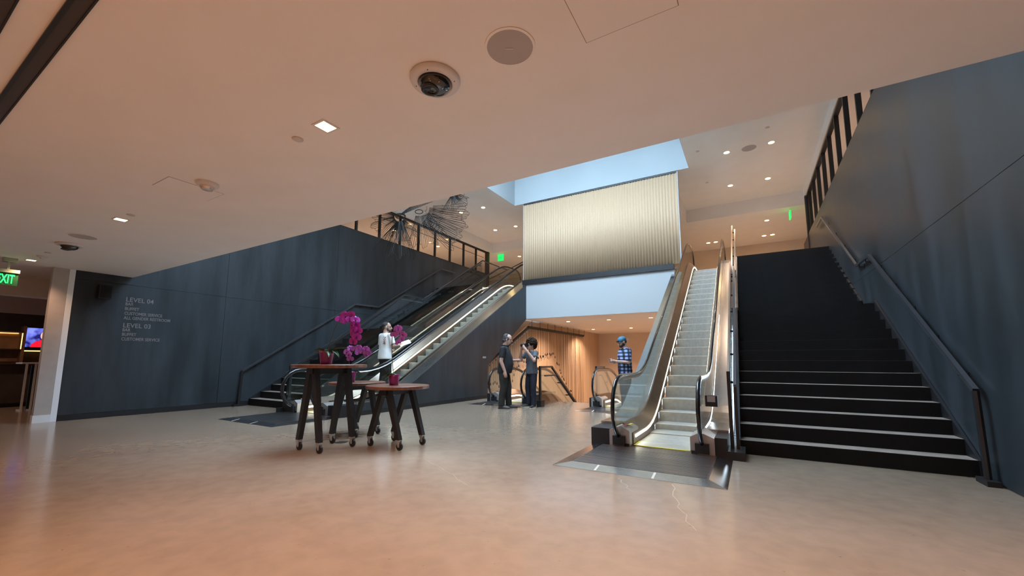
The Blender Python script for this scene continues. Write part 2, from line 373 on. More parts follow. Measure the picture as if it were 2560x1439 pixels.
# ---------------------------------------------------------------- escalators
def grid_riser(x0, x1, y, z0, z1, n):
    """ribbed riser: a comb of vertical teeth"""
    b = MB(); w_ = (x1-x0)/n; d = .008
    for i in range(n):
        a = x0+i*w_; m_ = a+w_*.55
        b.add([(a, y, z0), (m_, y, z0), (m_, y, z1), (a, y, z1)], [(0, 1, 2, 3)])
        b.add([(m_, y, z0), (m_, y+d, z0), (m_, y+d, z1), (m_, y, z1)], [(0, 1, 2, 3)])
        b.add([(m_, y+d, z0), (a+w_, y+d, z0), (a+w_, y+d, z1), (m_, y+d, z1)], [(0, 1, 2, 3)])
        b.add([(a+w_, y+d, z0), (a+w_, y, z0), (a+w_, y, z1), (a+w_, y+d, z1)], [(0, 1, 2, 3)])
    return b
STEPM = mat('escalator_step', (.40, .385, .35), .42, .35, noise_amt=.12, scale=14)
PLATE = mat('ribbed_plate', (.30, .30, .31), .28, .95, noise_amt=.25, scale=9, stretch=(.15, 3, 1))
PLATEF = mat('plate_frame', (.5, .5, .51), .22, 1., noise_amt=.1, scale=5)
YELLOW = mat('yellow_line', (.72, .60, .06), .5); DECAL = mat('decal_white', (.9, .92, .93), .5); RED = mat('decal_red', (.6, .02, .02), .5)
CLAD = mat('side_cladding', (.42, .40, .41), .5)
def sweep(f, prof, ys):
    """prof: closed list of (x, dz); swept along y following f"""
    b = MB(); n = len(prof); vs = []
    for y in ys:
        for x, dz in prof: vs.append((x, y, f(y)+dz))
    fs = [tuple(range(n))[::-1], tuple(range((len(ys)-1)*n, len(ys)*n))]
    for i in range(len(ys)-1):
        for k in range(n): fs.append((i*n+k, i*n+(k+1) % n, (i+1)*n+(k+1) % n, (i+1)*n+k))
    return b.add(vs, fs)
def frange(a, c, n): return [a+(c-a)*i/n for i in range(n+1)]
def escalator(xc, y0, yA, label, wl_, wr_, cladL, cladR, down=False, plate=None, group=None, ymax=None):
    t = thing('escalator', (xc, y0, 0), label, 'escalator', group)
    f0 = path(yA); yB = yA+UPF/T30
    f = (lambda y: .068-f0(y)) if down else f0
    yend = ymax or yB+1.5; HW = .36; yc = y0+.72        # comb line
    ys = frange(y0+.45, yend, 44)
    # steps : each one its own part
    s = 0; nos = [yc]; y = yc
    while y < yend-.3:
        sl = abs(f(y+.01)-f(y))/.01; y += .40/math.sqrt(1+sl*sl); nos.append(y)
    cache = {}
    for i in range(0, len(nos)-1):
        za, zb = f(nos[max(0, i-1)]), f(nos[i]); dz = zb-za; d = nos[i+1]-nos[i]
        key = (round(dz, 2), round(d, 2))
        org = (xc, nos[i], zb)
        if key in cache:
            copy_tree(cache[key], t, Vector(org)-t.location); continue
        b = grid_riser(xc-HW, xc+HW, nos[i], zb-max(abs(dz), .012), zb-.004, 44)
        b.box(xc-HW, xc+HW, nos[i]+.001, nos[i]+d+.004, zb-.02, zb)
        o = b.build('step', STEPM, t, origin=org); cache[key] = o
        nb = boxo('nosing', mat('step_edge', (.62, .61, .57), .4, .3), o, xc-HW, xc+HW, nos[i]-.003, nos[i]+.012, zb-.006, zb+.002)
    for sg, wo, clad in ((-1, wl_, cladL), (1, wr_, cladR)):
        def X(a): return xc+sg*a
        sweep(f, [(X(HW+.005), -.12), (X(HW+.03), -.12), (X(HW+.03), .15), (X(HW+.005), .15)], ys).build('skirt', BRONZE, t)
        sweep(f, [(X(HW), .085), (X(HW+.006), .085), (X(HW+.006), .125), (X(HW), .125)], frange(yc-.16, yend-.5, 40)).build('light_strip', LED, t)
        smart(sweep(f, [(X(HW+.005), .15), (X(HW+.03), .15), (X(.52), .275), (X(.52), .29), (X(.50), .29)], ys).build('inner_deck', BRONZE, t))
        # glass in bays
        gy = frange(y0+.12, yend-.05, 6)
        for a, c in zip(gy[:-1], gy[1:]):
            def hgt(y):                 # rounded ends
                if y < y0+.42: return .52+math.sqrt(max(0, .385**2-(y0+.42-y)**2))
                if not ymax and y > yend-.42: return .52+math.sqrt(max(0, .385**2-(y-yend+.42)**2))
                return .905
            yy_ = frange(a+.004, c-.004, 8); vs = []
            for x in (X(.515), X(.527)):
                vs += [(x, y, f(y)+.285) for y in yy_] + [(x, y, f(y)+hgt(y)) for y in yy_]
            m_ = len(yy_); fs = []
            for k in range(m_-1):
                fs += [(k, k+1, m_+k+1, m_+k), (2*m_+k, 3*m_+k, 3*m_+k+1, 2*m_+k+1), (m_+k, m_+k+1, 3*m_+k+1, 3*m_+k), (k, 2*m_+k, 2*m_+k+1, k+1)]
            fs += [(0, m_, 3*m_, 2*m_), (m_-1, 3*m_-1, 4*m_-1, 2*m_-1)]
            MB().add(vs, fs).build('glass_panel', GLASS, t)
        # handrail with its return loops
        R = .41; cy0, cz0 = y0+.42, .52; pts = [(X(.521), y0+.62, .11), (X(.521), y0+.52, .11)]
        for k in range(11): a = math.radians(-90-18*k); pts.append((X(.521), cy0+R*math.cos(a), f(y0)+cz0+R*math.sin(a)))
        last = yend-.42
        pts += [(X(.521), y, f(y)+.93) for y in frange(cy0+.1, last, 40)]
        if not ymax:
            for k in range(1, 11): a = math.radians(90-18*k); pts.append((X(.521), last+R*math.cos(a), f(last)+cz0+R*math.sin(a)))
            pts.append((X(.521), last-.1, f(last)+.11))
        MB().tube(pts, .042, 10, up=(1, 0, 0), flat=.62).build('handrail', RUBBER, t, smooth=True)
        g2 = [(p[0], p[1], p[2]-.034) for p in pts[13:13+41]]
        MB().tube(g2, .014, 6).build('rail_guide', INOX, t)
        # outer deck and cladding
        sweep(f, [(X(.53), .20), (X(.53), .245), (X(wo), .245), (X(wo), .20)], frange(y0+.78, yend, 44)).build('outer_deck', INOX, t)
        if clad:
            cl = sweep(f, [(X(wo-.02), -.9), (X(wo-.02), .2), (X(wo), .2), (X(wo), -.9)], frange(y0+.78, yend, 44))
            cl.v = [(a, b_, max(-.3 if down else .0, c_)) for a, b_, c_ in cl.v]
            cl.build('side_panel', clad, t)
        # newel box with the inlet of the handrail
        nb = MB().prism([(X(HW+.02), 0), (X(.66), 0), (X(.66), .235), (X(.50), .30), (X(HW+.02), .235)], 'y', y0+.30, y0+.80).build('newel_box', mat('newel_steel', (.50, .47, .45), .32, .7), t)
        boxo('inlet', BLACK, nb, *sorted((X(.44), X(.60))), y0+.24, y0+.32, .05, .17)
        boxo('toe_plate', BLACK, nb, *sorted((X(HW+.03), X(HW+.10))), y0+.29, y0+.305, .0, .07)
        boxo('outer_box', BLACK, t, *sorted((X(.66), X(wo))), y0+.32, y0+.80, 0, .245)
    # comb and landing plate
    boxo('comb', mat('comb_steel', (.55, .54, .50), .4, .8), t, xc-HW, xc+HW, yc-.30, yc+.02, .030, .040)
    boxo('yellow_line', YELLOW, t, xc-HW, xc+HW, yc-.32, yc-.295, .032, .042)
    boxo('yellow_edge', YELLOW, t, xc-HW, xc-HW+.03, yc-.32, yc+.02, .032, .043)
    px0, px1, py0, py1 = plate
    fr = .17
    boxo('landing_plate', PLATE, t, px0+fr, px1-fr, py0+fr, y0+.6, .001, .030)
    for q, nm in (([(px0, py0), (px1, py0), (px1-fr, py0+fr), (px0+fr, py0+fr)], 'front'), ([(px0, py0), (px0+fr, py0+fr), (px0+fr, py1), (px0, py1)], 'l'), ([(px1, py0), (px1, py1), (px1-fr, py1), (px1-fr, py0+fr)], 'r')):
        def zz(p): return .003 if (p[1] == py0 or (nm == 'l' and p[0] == px0) or (nm == 'r' and p[0] == px1)) else .031
        MB().add([(p[0], p[1], 0) for p in q]+[(p[0], p[1], zz(p)) for p in q], [(3, 2, 1, 0), (4, 5, 6, 7)]+[(i, (i+1) % 4, 4+(i+1) % 4, 4+i) for i in range(4)]).build('plate_frame', PLATEF, t)
    n = int((y0+.55-py0-fr)/.05)
    rb = MB()
    for k in range(n): yk = py0+fr+.03+k*.05; rb.box(px0+fr+.02, px1-fr-.02, yk, yk+.022, .030, .0325)
    rb.build('plate_ribs', PLATE, t, kind='stuff')
    for k in (.28, .62):
        xk = px0+(px1-px0)*k; MB().add([(xk-.012, py0+.01, .006), (xk+.012, py0+.01, .006), (xk+.012, py0+fr-.01, .031), (xk-.012, py0+fr-.01, .031)], [(0, 1, 2, 3)]).build('frame_joint', mat('joint_beige', (.62, .55, .46), .5), t)
    return t, f
YA_R = 7.25
ER, fR = escalator(-1.10, 5.42, YA_R, 'escalator rising beside the wide black stairs, right of the screen', .93, .80, BLACK, CLAD, plate=(-2.03, -.25, 4.40, 6.3), group='escalators up')
EL, fL = escalator(-8.36, 5.22, 7.00, 'escalator rising along the left dark wall, carrying the man in white', .98, .98, BLACK, None, plate=(-9.34, -7.40, 4.22, 6.1), group='escalators up')
# decals and call box on the right escalator
boxo('safety_label', YELLOW, ER, -1.55, -1.51, 5.90, 6.06, .295, .298)
boxo('stop_button', RED, ER, -1.575, -1.535, 5.80, 5.86, .297, .300)
b = MB(); b.add([(-1.468, 6.00, .10), (-1.468, 6.16, .10), (-1.468, 6.17, .17), (-1.468, 6.01, .17)], [(0, 1, 2, 3)]); b.build('decal', DECAL, ER)
cb = boxo('emergency_box', BLACK, ER, -.545, -.40, 5.98, 6.10, .60, .74)
boxo('box_face', mat('button_face', (.45, .36, .34), .4), cb, -.52, -.425, 5.965, 5.981, .66, .735)
# dark cladding of the left escalator (a wall with the sloped opening under the truss)
poly = [(6.0, 0), (11.06, 0), (11.06, 1.06), (13.70, SOF), (13.70, UPF-.02)]
poly += [(y, fL(y)+.235) for y in frange(13.6, 6.1, 24)]
o = MB().prism(poly, 'x', -7.46, -7.36).build('wall_escalator', STEEL); tag(o, 'dark steel side wall of the left escalator', None, None, 'structure')
boxo('base', BLACK, o, -7.36, -7.352, 6.0, 11.06, 0, .10)
boxo('corner_trim', FASCIA, o, -7.37, -7.345, 13.68, 13.705, SOF, UPF-.2)
# down escalators in the well
PD = dict(down=True, ymax=17.0, group='escalators down')
ED, fD = escalator(-5.92, 9.72, 11.55, 'escalator going down left of the well, behind the two men', .78, .72, BLACK, BRONZE, plate=(-6.80, -5.12, 9.25, 10.5), **PD)
E2, fD2 = escalator(-2.95, 9.95, 11.75, 'escalator going down right of the well, behind the rising escalator', .72, .72, BRONZE, BLACK, plate=(-3.75, -2.1, 9.35, 10.7), **PD)
# stair going down between them, with glass guards
t = thing('staircase', (-4.2, 11.35, -4.3), 'dark stairs going down between the two descending escalators', 'staircase')
for i in range(24):
    if i == 0: pr_ = boxo('step', RISER, t, -4.8, -3.6, 11.35, 11.65, -.36, -.18, origin=(-4.2, 11.35, -.18))
    else: copy_tree(pr_, t, Vector((-4.2, 11.35+i*.28, -.18-i*.172))-t.location)
for k, (xg, lb_) in enumerate(((-4.82, 'glass guard with black rail sloping down left of the well stairs'), (-3.58, 'glass guard with black rail beside the descending escalator, right of the well stairs'))):
    g = thing('stair_guard', (xg, 10.0, 0), lb_, 'railing', 'glass guards of the well stairs')
    a0 = 9.72 if k == 0 else 10.62
    pts = [(a0, 1.03), (10.45+.1*k*8, 1.03), (13.6, 1.03-3.15*.63 + k*.3)]
    MB().prism([(a0+.03, .04), (11.3, .02), (13.6, -1.9), (pts[2][0], pts[2][1]-.02), (pts[1][0], 1.0), (a0+.03, 1.0)], 'x', xg-.006, xg+.006).build('glass_panel', GLASS2, g)
    b = MB(); b.bar((xg, a0, 1.03), (xg, pts[1][0]+.03, 1.03), .05, .05); b.bar((xg, pts[1][0], 1.03), (xg, *pts[2]), .05, .05); b.build('top_rail', BLACKS, g)
    boxo('post', BLACKS, g, xg-.025, xg+.025, a0-.03, a0+.03, .0, 1.05)
    b = MB(); xi = xg+.09*(1 if k == 0 else -1)
    hp = [(xi, a0+.1, .80), (xi, pts[1][0]+.1, .80), (xi, 13.5, .80-3.05*.63+k*.2)]
    b.tube([hp[0], hp[1]], .02, 6); b.tube([hp[1], hp[2]], .02, 6); b.build('handrail', BLACKS, g)
    for q in (.1, .3, .55, .8):
        p = Vector(hp[1]).lerp(Vector(hp[2]), q); boxo('bracket', BLACK, g, *sorted((xg, xi)), p.y-.015, p.y+.015, p.z-.05, p.z-.02)
    boxo('shoe', BLACK, g, xg-.06, xg+.06, a0-.08, a0+.14, 0, .16)
# ---------------------------------------------------------------- screen of pleated mesh over the slab edge
BRASS = mat('brass_mesh', (.58, .41, .26), .6, .0, noise_amt=.10, scale=60, bump=.15)
t = thing('mesh_screen', (-4.6, 13.5, UPF), 'large beige pleated metal mesh screen hanging below the skylight', 'screen')
b = MB(); n = 420; vs = []; x0, x1 = -7.46, -1.74
for i in range(n+1):
    x = x0+(x1-x0)*i/n; y = 13.655+.012*math.sin(i*math.pi*2/7)
    vs += [(x, y, UPF+.0), (x, y, TOP-.05), (x, y+.012, UPF), (x, y+.012, TOP-.05)]
fs = []
for i in range(n): a = i*4; fs += [(a, a+4, a+5, a+1), (a+6, a+2, a+3, a+7), (a+1, a+5, a+7, a+3), (a+4, a, a+2, a+6)]
b.add(vs, fs).build('mesh_curtain', BRASS, t, smooth=True)
boxo('edge_trim', FASCIA, t, -1.74, -1.71, 13.63, 13.7, UPF-.02, TOP-.02); boxo('edge_trim', FASCIA, t, -7.475, -7.46, 13.63, 13.7, UPF-.02, TOP-.02)
boxo('top_track', DARK, t, -7.46, -1.74, 13.63, 13.69, TOP-.05, TOP-.005)
struct('trim_2', BLACK, -7.5, -1.95, 13.60, YS+.02, UPF-.18, UPF-.001, label='black band along the foot of the screen')
# ---------------------------------------------------------------- upper guards
def guard(name, x, y0, n, sp, ztop, label, glass, yend):
    t = thing(name, (x, y0, WT), label, 'railing')
    for k in range(n): boxo('post', BLACK, t, x-.045, x+.045, y0+k*sp-.03, y0+k*sp+.03, WT, ztop)
    boxo('top_rail', BLACK, t, x-.05, x+.05, 4.0, yend, ztop-.05, ztop+.02)
    boxo('bottom_rail', BLACK, t, x-.05, x+.05, 4.0, yend, WT, WT+.04)
    boxo('corner_post', BLACK, t, x-.09, x+.09, yend-.1, yend+.06, UPF, ztop+.02)
    if glass:
        for k in range(n-1): boxo('glass_panel', GLASS2, t, x-.006, x+.006, y0+k*sp+.03, y0+(k+1)*sp-.03, WT+.04, ztop-.05)
        MB().tube([(x-.08, 9.0, 6.55), (x-.08, 17.1, 6.55)], .012, 6).build('mid_rail', BLACKS, t)
    return t
guard('upper_guard', XL-.06, 9.1-4*1.03, 12, 1.03, 6.86, 'black framed glass guard on top of the left dark wall', True, 17.35)
guard('upper_guard', XR+.06, 9.64-5, 13, 1.0, 7.02, 'black guard of upright posts on top of the right dark wall', False, 17.2)
# guard returning along the upper slab at the head of the left stairs
t = thing('upper_guard', (-9.5, 17.2, UPF), 'dark glazed guard at the head of the left escalator', 'railing')
boxo('glass_panel', GLASS2, t, -11.5, -9.5, 17.19, 17.21, UPF+.05, UPF+1.0); MB().tube([(-11.5, 17.2, UPF+1.05), (-7.6, 14.4, UPF+1.05)], .025, 8).build('top_rail', BLACKS, t)
# slim pole with rungs at the head of the stair guard
# ---------------------------------------------------------------- hanging cords
CORD = mat('cord_brown', (.17, .10, .06), .8); WEIGHT = mat('cord_weight', (.03, .022, .018), .5)
t = thing('cord_curtain', (-7.55, 15.5, -1.0), 'curtain of hanging brown cords with dark weights beside the well', 'cord curtain')
def ctop(y): return .93+(y-11.1)*.49 if y < 14.25 else 2.47
key = [(11.1, .15), (11.6, .44), (12.0, .30), (12.4, .12), (12.8, .24), (13.25, .80), (13.6, 1.15), (14.2, 1.08), (15.0, 1.25), (16.1, 1.42), (16.7, 1.52), (16.9, 1.12), (17.2, .9), (17.45, .58), (17.8, .28), (18.3, -.35), (18.65, -.24), (18.8, -.68), (19.3, -1.2), (20.4, -1.6)]
def cbot(y):
    for (a, p), (c, q) in zip(key[:-1], key[1:]):
        if a <= y <= c: return p+(q-p)*(y-a)/(c-a)
    return key[-1][1]
wt = None
for i in range(72):
    y = 11.16+i*.128+random.uniform(-.02, .02); x = -7.56+random.uniform(-.02, .02); zb = cbot(y)+random.uniform(-.05, .05)
    c = MB().tube([(x, y, ctop(y)), (x, y, zb+.09)], .0075, 5).build('cord', CORD, t)
    if wt is None:
        wt = MB().lathe([(.006, .10), (.02, .085), (.022, .02), (.012, 0)], (x, y, zb), 8).build('weight', WEIGHT, c, origin=(x, y, zb)); 
    else:
        d = wt.copy(); COL.objects.link(d); d.parent = c; d.location = Vector((x, y, zb))-t.location
b = MB(); b.bar((-7.56, 11.1, 1.0), (-7.56, 14.25, 2.52), .10, .05); b.bar((-7.56, 14.2, 2.52), (-7.56, 20.4, 2.52), .10, .10); b.build('header', BLACK, t)
b = MB(); b.bar((-7.5, 11.08, 1.10), (-7.5, 14.25, 2.68), .02, .05); b.bar((-7.5, 14.25, 2.68), (-7.5, 20.4, 2.68), .02, .02)
b.build('rail', mat('rail_copper', (.42, .27, .18), .4, .5), t)
b = MB()
for k in range(9): b.bar((-7.5, 14.4+k*.75, 2.52), (-7.5, 14.4+k*.75, SOF), .014)
b.build('hanger', DARK, t)
HK = mat('clip_grey', (.30, .30, .31), .4, .5)
hk = None
for k in range(17):
    y = 11.2+k*.185
    if hk is None: hk = MB().ball((-7.5, y, ctop(y)-.03), .03, 8, 6).build('clip', HK, t, origin=(-7.5, y, ctop(y)-.03))
    else: d = hk.copy(); COL.objects.link(d); d.parent = t; d.location = Vector((-7.5, y, ctop(y)-.03))-t.location
# ---------------------------------------------------------------- wire fan sculpture
WIRE = mat('sculpture_wire', (.03, .028, .026), .5, .4)
t = thing('wire_sculpture', (-9.1, 9.6, 4.4), 'dark wire sculpture of pleated fans hanging before the left glass guard', 'sculpture')
rnd = random.Random(3)
def fan(name, c, ax, ay, a0, a1, r0, r1, n, wob, rw=.0075):
    """ribs spread in the plane (ax, ay) from the hub c; loops join the rib tips"""
    c, ax, ay = Vector(c), Vector(ax).normalized(), Vector(ay).normalized(); b = MB(); nn = ax.cross(ay); tips = []
    for k in range(n):
        a = math.radians(a0+(a1-a0)*k/(n-1)); d = ax*math.cos(a)+ay*math.sin(a)
        rr = r1*(1+wob*math.sin(k*.9)+rnd.uniform(-.05, .05)); off = nn*(.10*math.sin(k*.8))
        p0, p1 = c+d*r0, c+d*rr+off
        mid = c+d*(r0+rr)*.5+nn*.05*math.sin(k)
        b.tube([p0, mid, p1], [rw*1.2, rw, rw*.8], 4); tips.append((p1, d))
    for (p, d), (q, e) in zip(tips[:-1], tips[1:]):
        b.tube([p, (p+q)/2+(d+e)*.02, q], rw*.8, 4)
    for f_ in (.35, .62):
        for k in range(0, n-1, 2): b.tube([c.lerp(tips[k][0], f_), c.lerp(tips[k+1][0], f_)], rw*.7, 4)
    return b.build(name, WIRE, t)
R_ = Vector((.863, .505, 0)); V_ = Vector((-.505, .863, 0)); Z_ = Vector((0, 0, 1))
def W(px, py, k):        # a point of the sculpture, given on a plane across the void
    return Vector((0, 0, CH)) + ((px-1280)/FPX*RT-(py-CYPX)/FPX*UP+fw)*k
H1 = Vector((-9.82, 9.38, 5.98)); H2 = H1+R_*.62+Z_*.15; H3 = H1+R_*1.72+Z_*.78
fan('fan', H1, R_, Z_, 168, 262, .20, .95, 26, .07, .0075); fan('fan', H1+V_*.1, R_+V_*.15, Z_, 232, 292, .22, 1.36, 26, .06, .008); fan('fan', H1-V_*.06, R_, Z_, 262, 318, .2, .86, 18, .08, .0075)
CB = H1+R_*.15+Z_*.35
fan('fan', H2+Z_*.35, R_, Z_, -102, -50, .5, 1.5, 24, .08, .007); fan('fan', CB, R_+V_*.1, Z_, -45, -2, .8, 2.05, 26, .03, .007); fan('fan', CB+V_*.15, R_, Z_, -40, 4, .9, 1.95, 18, .04, .007)
fan('fan', H3, R_, Z_, -120, -10, .05, .55, 22, .10); fan('fan', H3-V_*.08, R_, Z_, -75, 25, .04, .36, 14, .15)
b = MB()
for hub, rr in ((H1, .17), (H1+V_*.05, .14), (H2, .13), (H3, .05)): b.tube([hub+(R_*math.cos(a*.35)+Z_*math.sin(a*.35)*.55)*rr for a in range(19)], .014, 5)
b.build('hub', WIRE, t)
b = MB()                                                        # netted body between the hubs
for i in range(9):
    for j in range(16):
        u, v = j/15, i/8; p = H1.lerp(H3, u)+Z_*(.02+.34*v*math.sin(math.pi*min(1, u*.8+.2)))+V_*(.25*v)
        q = H1.lerp(H3, min(1, u+1/15))+Z_*(.02+.34*min(1, v+.125)*math.sin(math.pi*min(1, (u+1/15)*.8+.2)))+V_*(.25*v+.03)
        s_ = H1.lerp(H3, max(0, u-1/15))+Z_*(.02+.34*min(1, v+.125)*math.sin(math.pi*min(1, max(0, u-1/15)*.8+.2)))+V_*(.25*v+.03)
        b.bar(p, q, .008); b.bar(p, s_, .008)
b.build('net', WIRE, t)
b = MB()
for p in (H1+Z_*.2, H2+Z_*.3, H3+R_*.6+Z_*.3): b.bar(p, (p.x, p.y, TOP), .005)
b.build('hanging_wire', WIRE, t)
# ---------------------------------------------------------------- things on the low ceiling
WHITEP = mat('white_plastic', (.70, .67, .66), .45); SMOKE = mat('smoked_dome', (.006, .006, .007), .06, coat=1.); CLEAR = mat('strobe_lens', (.75, .72, .70), .1, .4)
def cspeaker(x, y, z, r, label):
    t = thing('ceiling_speaker', (x, y, z), label, 'speaker', 'round ceiling speakers')
    MB().lathe([(r+.014, -.001), (r+.014, -.005), (r, -.006), (r, -.001)], (x, y, z), 36).build('rim', PLASTER, t)
    MB().lathe([(r, -.004), (r*.6, -.0055), (.001, -.006)], (x, y, z), 36).build('grille', GRILLE, t)
    return t
t = cspeaker(-1.09, 1.83, LOW, .132, 'large round grey ceiling speaker beside the dome camera')
MB().bar((-1.115, 1.818, LOW-.008), (-1.075, 1.842, LOW-.008), .005, .002).build('badge', WHITEP, t)
cspeaker(-8.34, 1.80, LOW, .15, 'distant round ceiling speaker behind the second dome camera')
cspeaker(.32, 13.17, TOP, .19, 'round speaker in the high ceiling between four downlights')
def dome(x, y, z, label):
    t = thing('dome_camera', (x, y, z), label, 'security camera', 'dome cameras of the low ceiling')
    MB().lathe([(.158, -.001), (.160, -.012), (.152, -.026), (.112, -.034), (.108, -.030), (.104, -.02)], (x, y, z), 40).build('ring', WHITEP, t, smooth=True)
    MB().lathe([(.105, -.026), (.102, -.045), (.088, -.066), (.06, -.082), (.03, -.088), (.001, -.09)], (x, y, z), 36).build('dome', SMOKE, t, smooth=True)
    MB().lathe([(.056, -.074), (.056, -.092), (.040, -.096), (.040, -.084), (.001, -.088)], (x-.012, y-.03, z), 24).build('lens', BLACKS, t, smooth=True)
    b = MB()
    for a in (20, 110, 200, 290): b.ball((x+.128*math.cos(math.radians(a)), y+.128*math.sin(math.radians(a)), z-.031), .004, 6, 4)
    b.build('screw', DARK, t)
dome(-1.64, 1.82, LOW, 'black dome security camera in a white ring, nearest on the low ceiling'); dome(-9.09, 1.83, LOW, 'black dome security camera far along the low ceiling')
for x, lb_ in ((-3.08, 'next to the lit square downlight'), (-6.55, 'next to the second square downlight'), (-10.11, 'beyond the far dome camera')):
    o = MB().lathe([(.042, -.001), (.042, -.006), (.034, -.011), (.001, -.012)], (x, 1.80, LOW), 20).build('sprinkler_cover', mat('cover_plate', (.62, .56, .53), .55)); tag(o, f'small flat round sprinkler cover {lb_}', 'sprinkler', 'sprinkler covers')
for x, y, lb_ in ((-1.0, 12.62, 'beside the skylight'), (-.95, 15.1, 'far side, behind the skylight'), (.75, 12.2, 'right of the high speaker')):
    o = MB().lathe([(.05, -.001), (.05, -.008), (.04, -.012), (.001, -.012)], (x, y, TOP), 16).build('sprinkler_cover', MATS['cover_plate']); tag(o, f'small round sprinkler cover in the high ceiling {lb_}', 'sprinkler', 'sprinkler covers')
t = thing('strobe_alarm', (-4.68, 1.84, LOW), 'white ceiling fire strobe with clear lens beside the access panel', 'alarm')
MB().lathe([(.10, -.001), (.10, -.02), (.09, -.034), (.001, -.034)], (-4.68, 1.84, LOW), 24).build('base', WHITEP, t)
MB().lathe([(.062, -.034), (.06, -.05), (.05, -.068), (.001, -.07)], (-4.68, 1.84, LOW), 20).build('lens', CLEAR, t)
t = thing('heat_detector', (-10.55, 1.82, LOW), 'small white detector near the far square downlight', 'detector')
MB().lathe([(.07, -.001), (.068, -.02), (.03, -.03), (.028, -.05), (.001, -.052)], (-10.55, 1.82, LOW), 16).build('base', WHITEP, t)
SEAM = mat('panel_seam', (.30, .25, .22), .8)
def hatch(x0, x1, y0, y1, label):
    t = thing('access_panel', ((x0+x1)/2, (y0+y1)/2, LOW), label, 'panel', 'flush access panels')
    boxo('leaf', PLASTER, t, x0+.004, x1-.004, y0+.004, y1-.004, LOW-.003, LOW-.0005)
    boxo('seam', SEAM, t, x0, x1, y0, y1, LOW-.0018, LOW-.0004)
hatch(-5.22, -4.83, 1.57, 2.06, 'flush square access panel beside the fire strobe'); hatch(-.70, -.21, 1.48, 2.02, 'flush access panel seam overhead, right of the round speaker')
for y0, y1, lb_ in ((.45, .53, 'long black slot diffuser crossing the upper left corner'), (.245, .33, 'second dark slot diffuser at the extreme upper left corner')):
    t = thing('slot_diffuser', (-5, y0, LOW), lb_, 'air diffuser', 'ceiling slot diffusers')
    for a, c in ((y0, y0+.02), (y1-.008, y1)): boxo('frame', BLACK, t, -11, 1.5, a, c, LOW-.012, LOW)
    boxo('slot', mat('slot_inner', (.05, .04, .038), .5), t, -11, 1.5, y0+.02, y1-.008, LOW-.006, LOW)
# ---------------------------------------------------------------- lettering
def text(s, size, M, material, parent, name='lettering', ext=.002, bold=0., sx=1.):
    cu = bpy.data.curves.new(name, 'FONT'); cu.body = s; cu.size = size; cu.extrude = ext; cu.offset = bold; cu.resolution_u = 3
    o = bpy.data.objects.new(name, cu); COL.objects.link(o); bpy.context.view_layer.update()
    me = bpy.data.meshes.new_from_object(o.evaluated_get(bpy.context.evaluated_depsgraph_get())); bpy.data.objects.remove(o)
    off = wloc(parent); me.transform(Matrix.Translation(-off) @ M @ Matrix.Diagonal((sx, 1, 1, 1))); me.materials.clear(); me.materials.append(material)
    o = bpy.data.objects.new(name, me); COL.objects.link(o); o.parent = parent; return o
def facing_x(x, y, z): return Matrix(((0, 0, 1, x), (1, 0, 0, y), (0, 1, 0, z), (0, 0, 0, 1)))       # reads along +y, faces +x
def facing_my(x, y, z): return Matrix(((1, 0, 0, x), (0, 0, -1, y), (0, 1, 0, z), (0, 0, 0, 1)))     # reads along +x, faces -y
LETTER = mat('sign_letters', (.22, .20, .195), .5)
t = thing('directory_lettering', (XL+.003, 3.27, 1.6), 'grey directory lettering for two levels on the left dark wall', 'sign')
for s, z, sz in (('LEVEL 04', 2.435, .135), ('BAR', 2.352, .093), ('BUFFET', 2.250, .093), ('CUSTOMER SERVICE', 2.148, .093), ('ALL GENDER RESTROOM', 2.050, .093), ('LEVEL 03', 1.875, .135), ('BAR', 1.79, .093), ('BUFFET', 1.695, .093), ('CUSTOMER SERVICE', 1.595, .093)):
    text(s, sz, facing_x(XL+.004, 3.27, z), LETTER, t, bold=.001, sx=.92 if sz > .1 else .78)
GREEN = mat('exit_green', (.0, .5, .1), .5, emit=(.02, 1.0, .16), es=2.6); EXBG = mat('exit_panel', (.02, .10, .04), .3); EXW = mat('exit_housing', (.35, .42, .33), .4)
t = thing('exit_sign', (-11.3, 1.55, 2.48), 'green EXIT sign hanging under the low ceiling at the left edge', 'sign')
boxo('panel', EXBG, t, -11.31, -11.29, 1.44, 1.70, 2.485, 2.71); boxo('housing', EXW, t, -11.33, -11.27, 1.43, 1.71, 2.71, 2.77)
boxo('canopy', EXW, t, -11.38, -11.22, 1.50, 1.66, 2.90, LOW); boxo('stem', EXW, t, -11.31, -11.29, 1.56, 1.59, 2.77, 2.90)
text('EXIT', .225, facing_x(-11.288, 1.455, 2.522), GREEN, t, bold=.004, sx=.44)
t = thing('exit_sign', (-11.25, 18.0, 6.48), 'small green exit sign above the head of the left escalator', 'sign')
boxo('panel', mat('exit_lit', (0, .4, .1), .5, emit=(.01, .8, .12), es=1.6), t, -11.42, -11.08, 18.0, 18.03, 6.52, 6.86); boxo('stem', EXW, t, -11.26, -11.24, 18.0, 18.03, 6.86, TL); text('EXIT', .12, facing_my(-11.40, 17.995, 6.63), EXBG, t)
t = thing('exit_sign', (1.6, 17.9, 6.48), 'green exit sign seen edge-on above the head of the black stairs', 'sign')
boxo('panel', MATS['exit_lit'], t, 1.58, 1.62, 17.75, 18.1, 6.52, 6.80); boxo('stem', EXW, t, 1.59, 1.61, 17.9, 17.94, 6.80, TL); text('EXIT', .12, facing_x(1.622, 17.78, 6.6), EXBG, t)
t = thing('wall_speaker', (XL+.08, 2.9, 2.43), 'small black loudspeaker box high on the left dark wall', 'speaker')
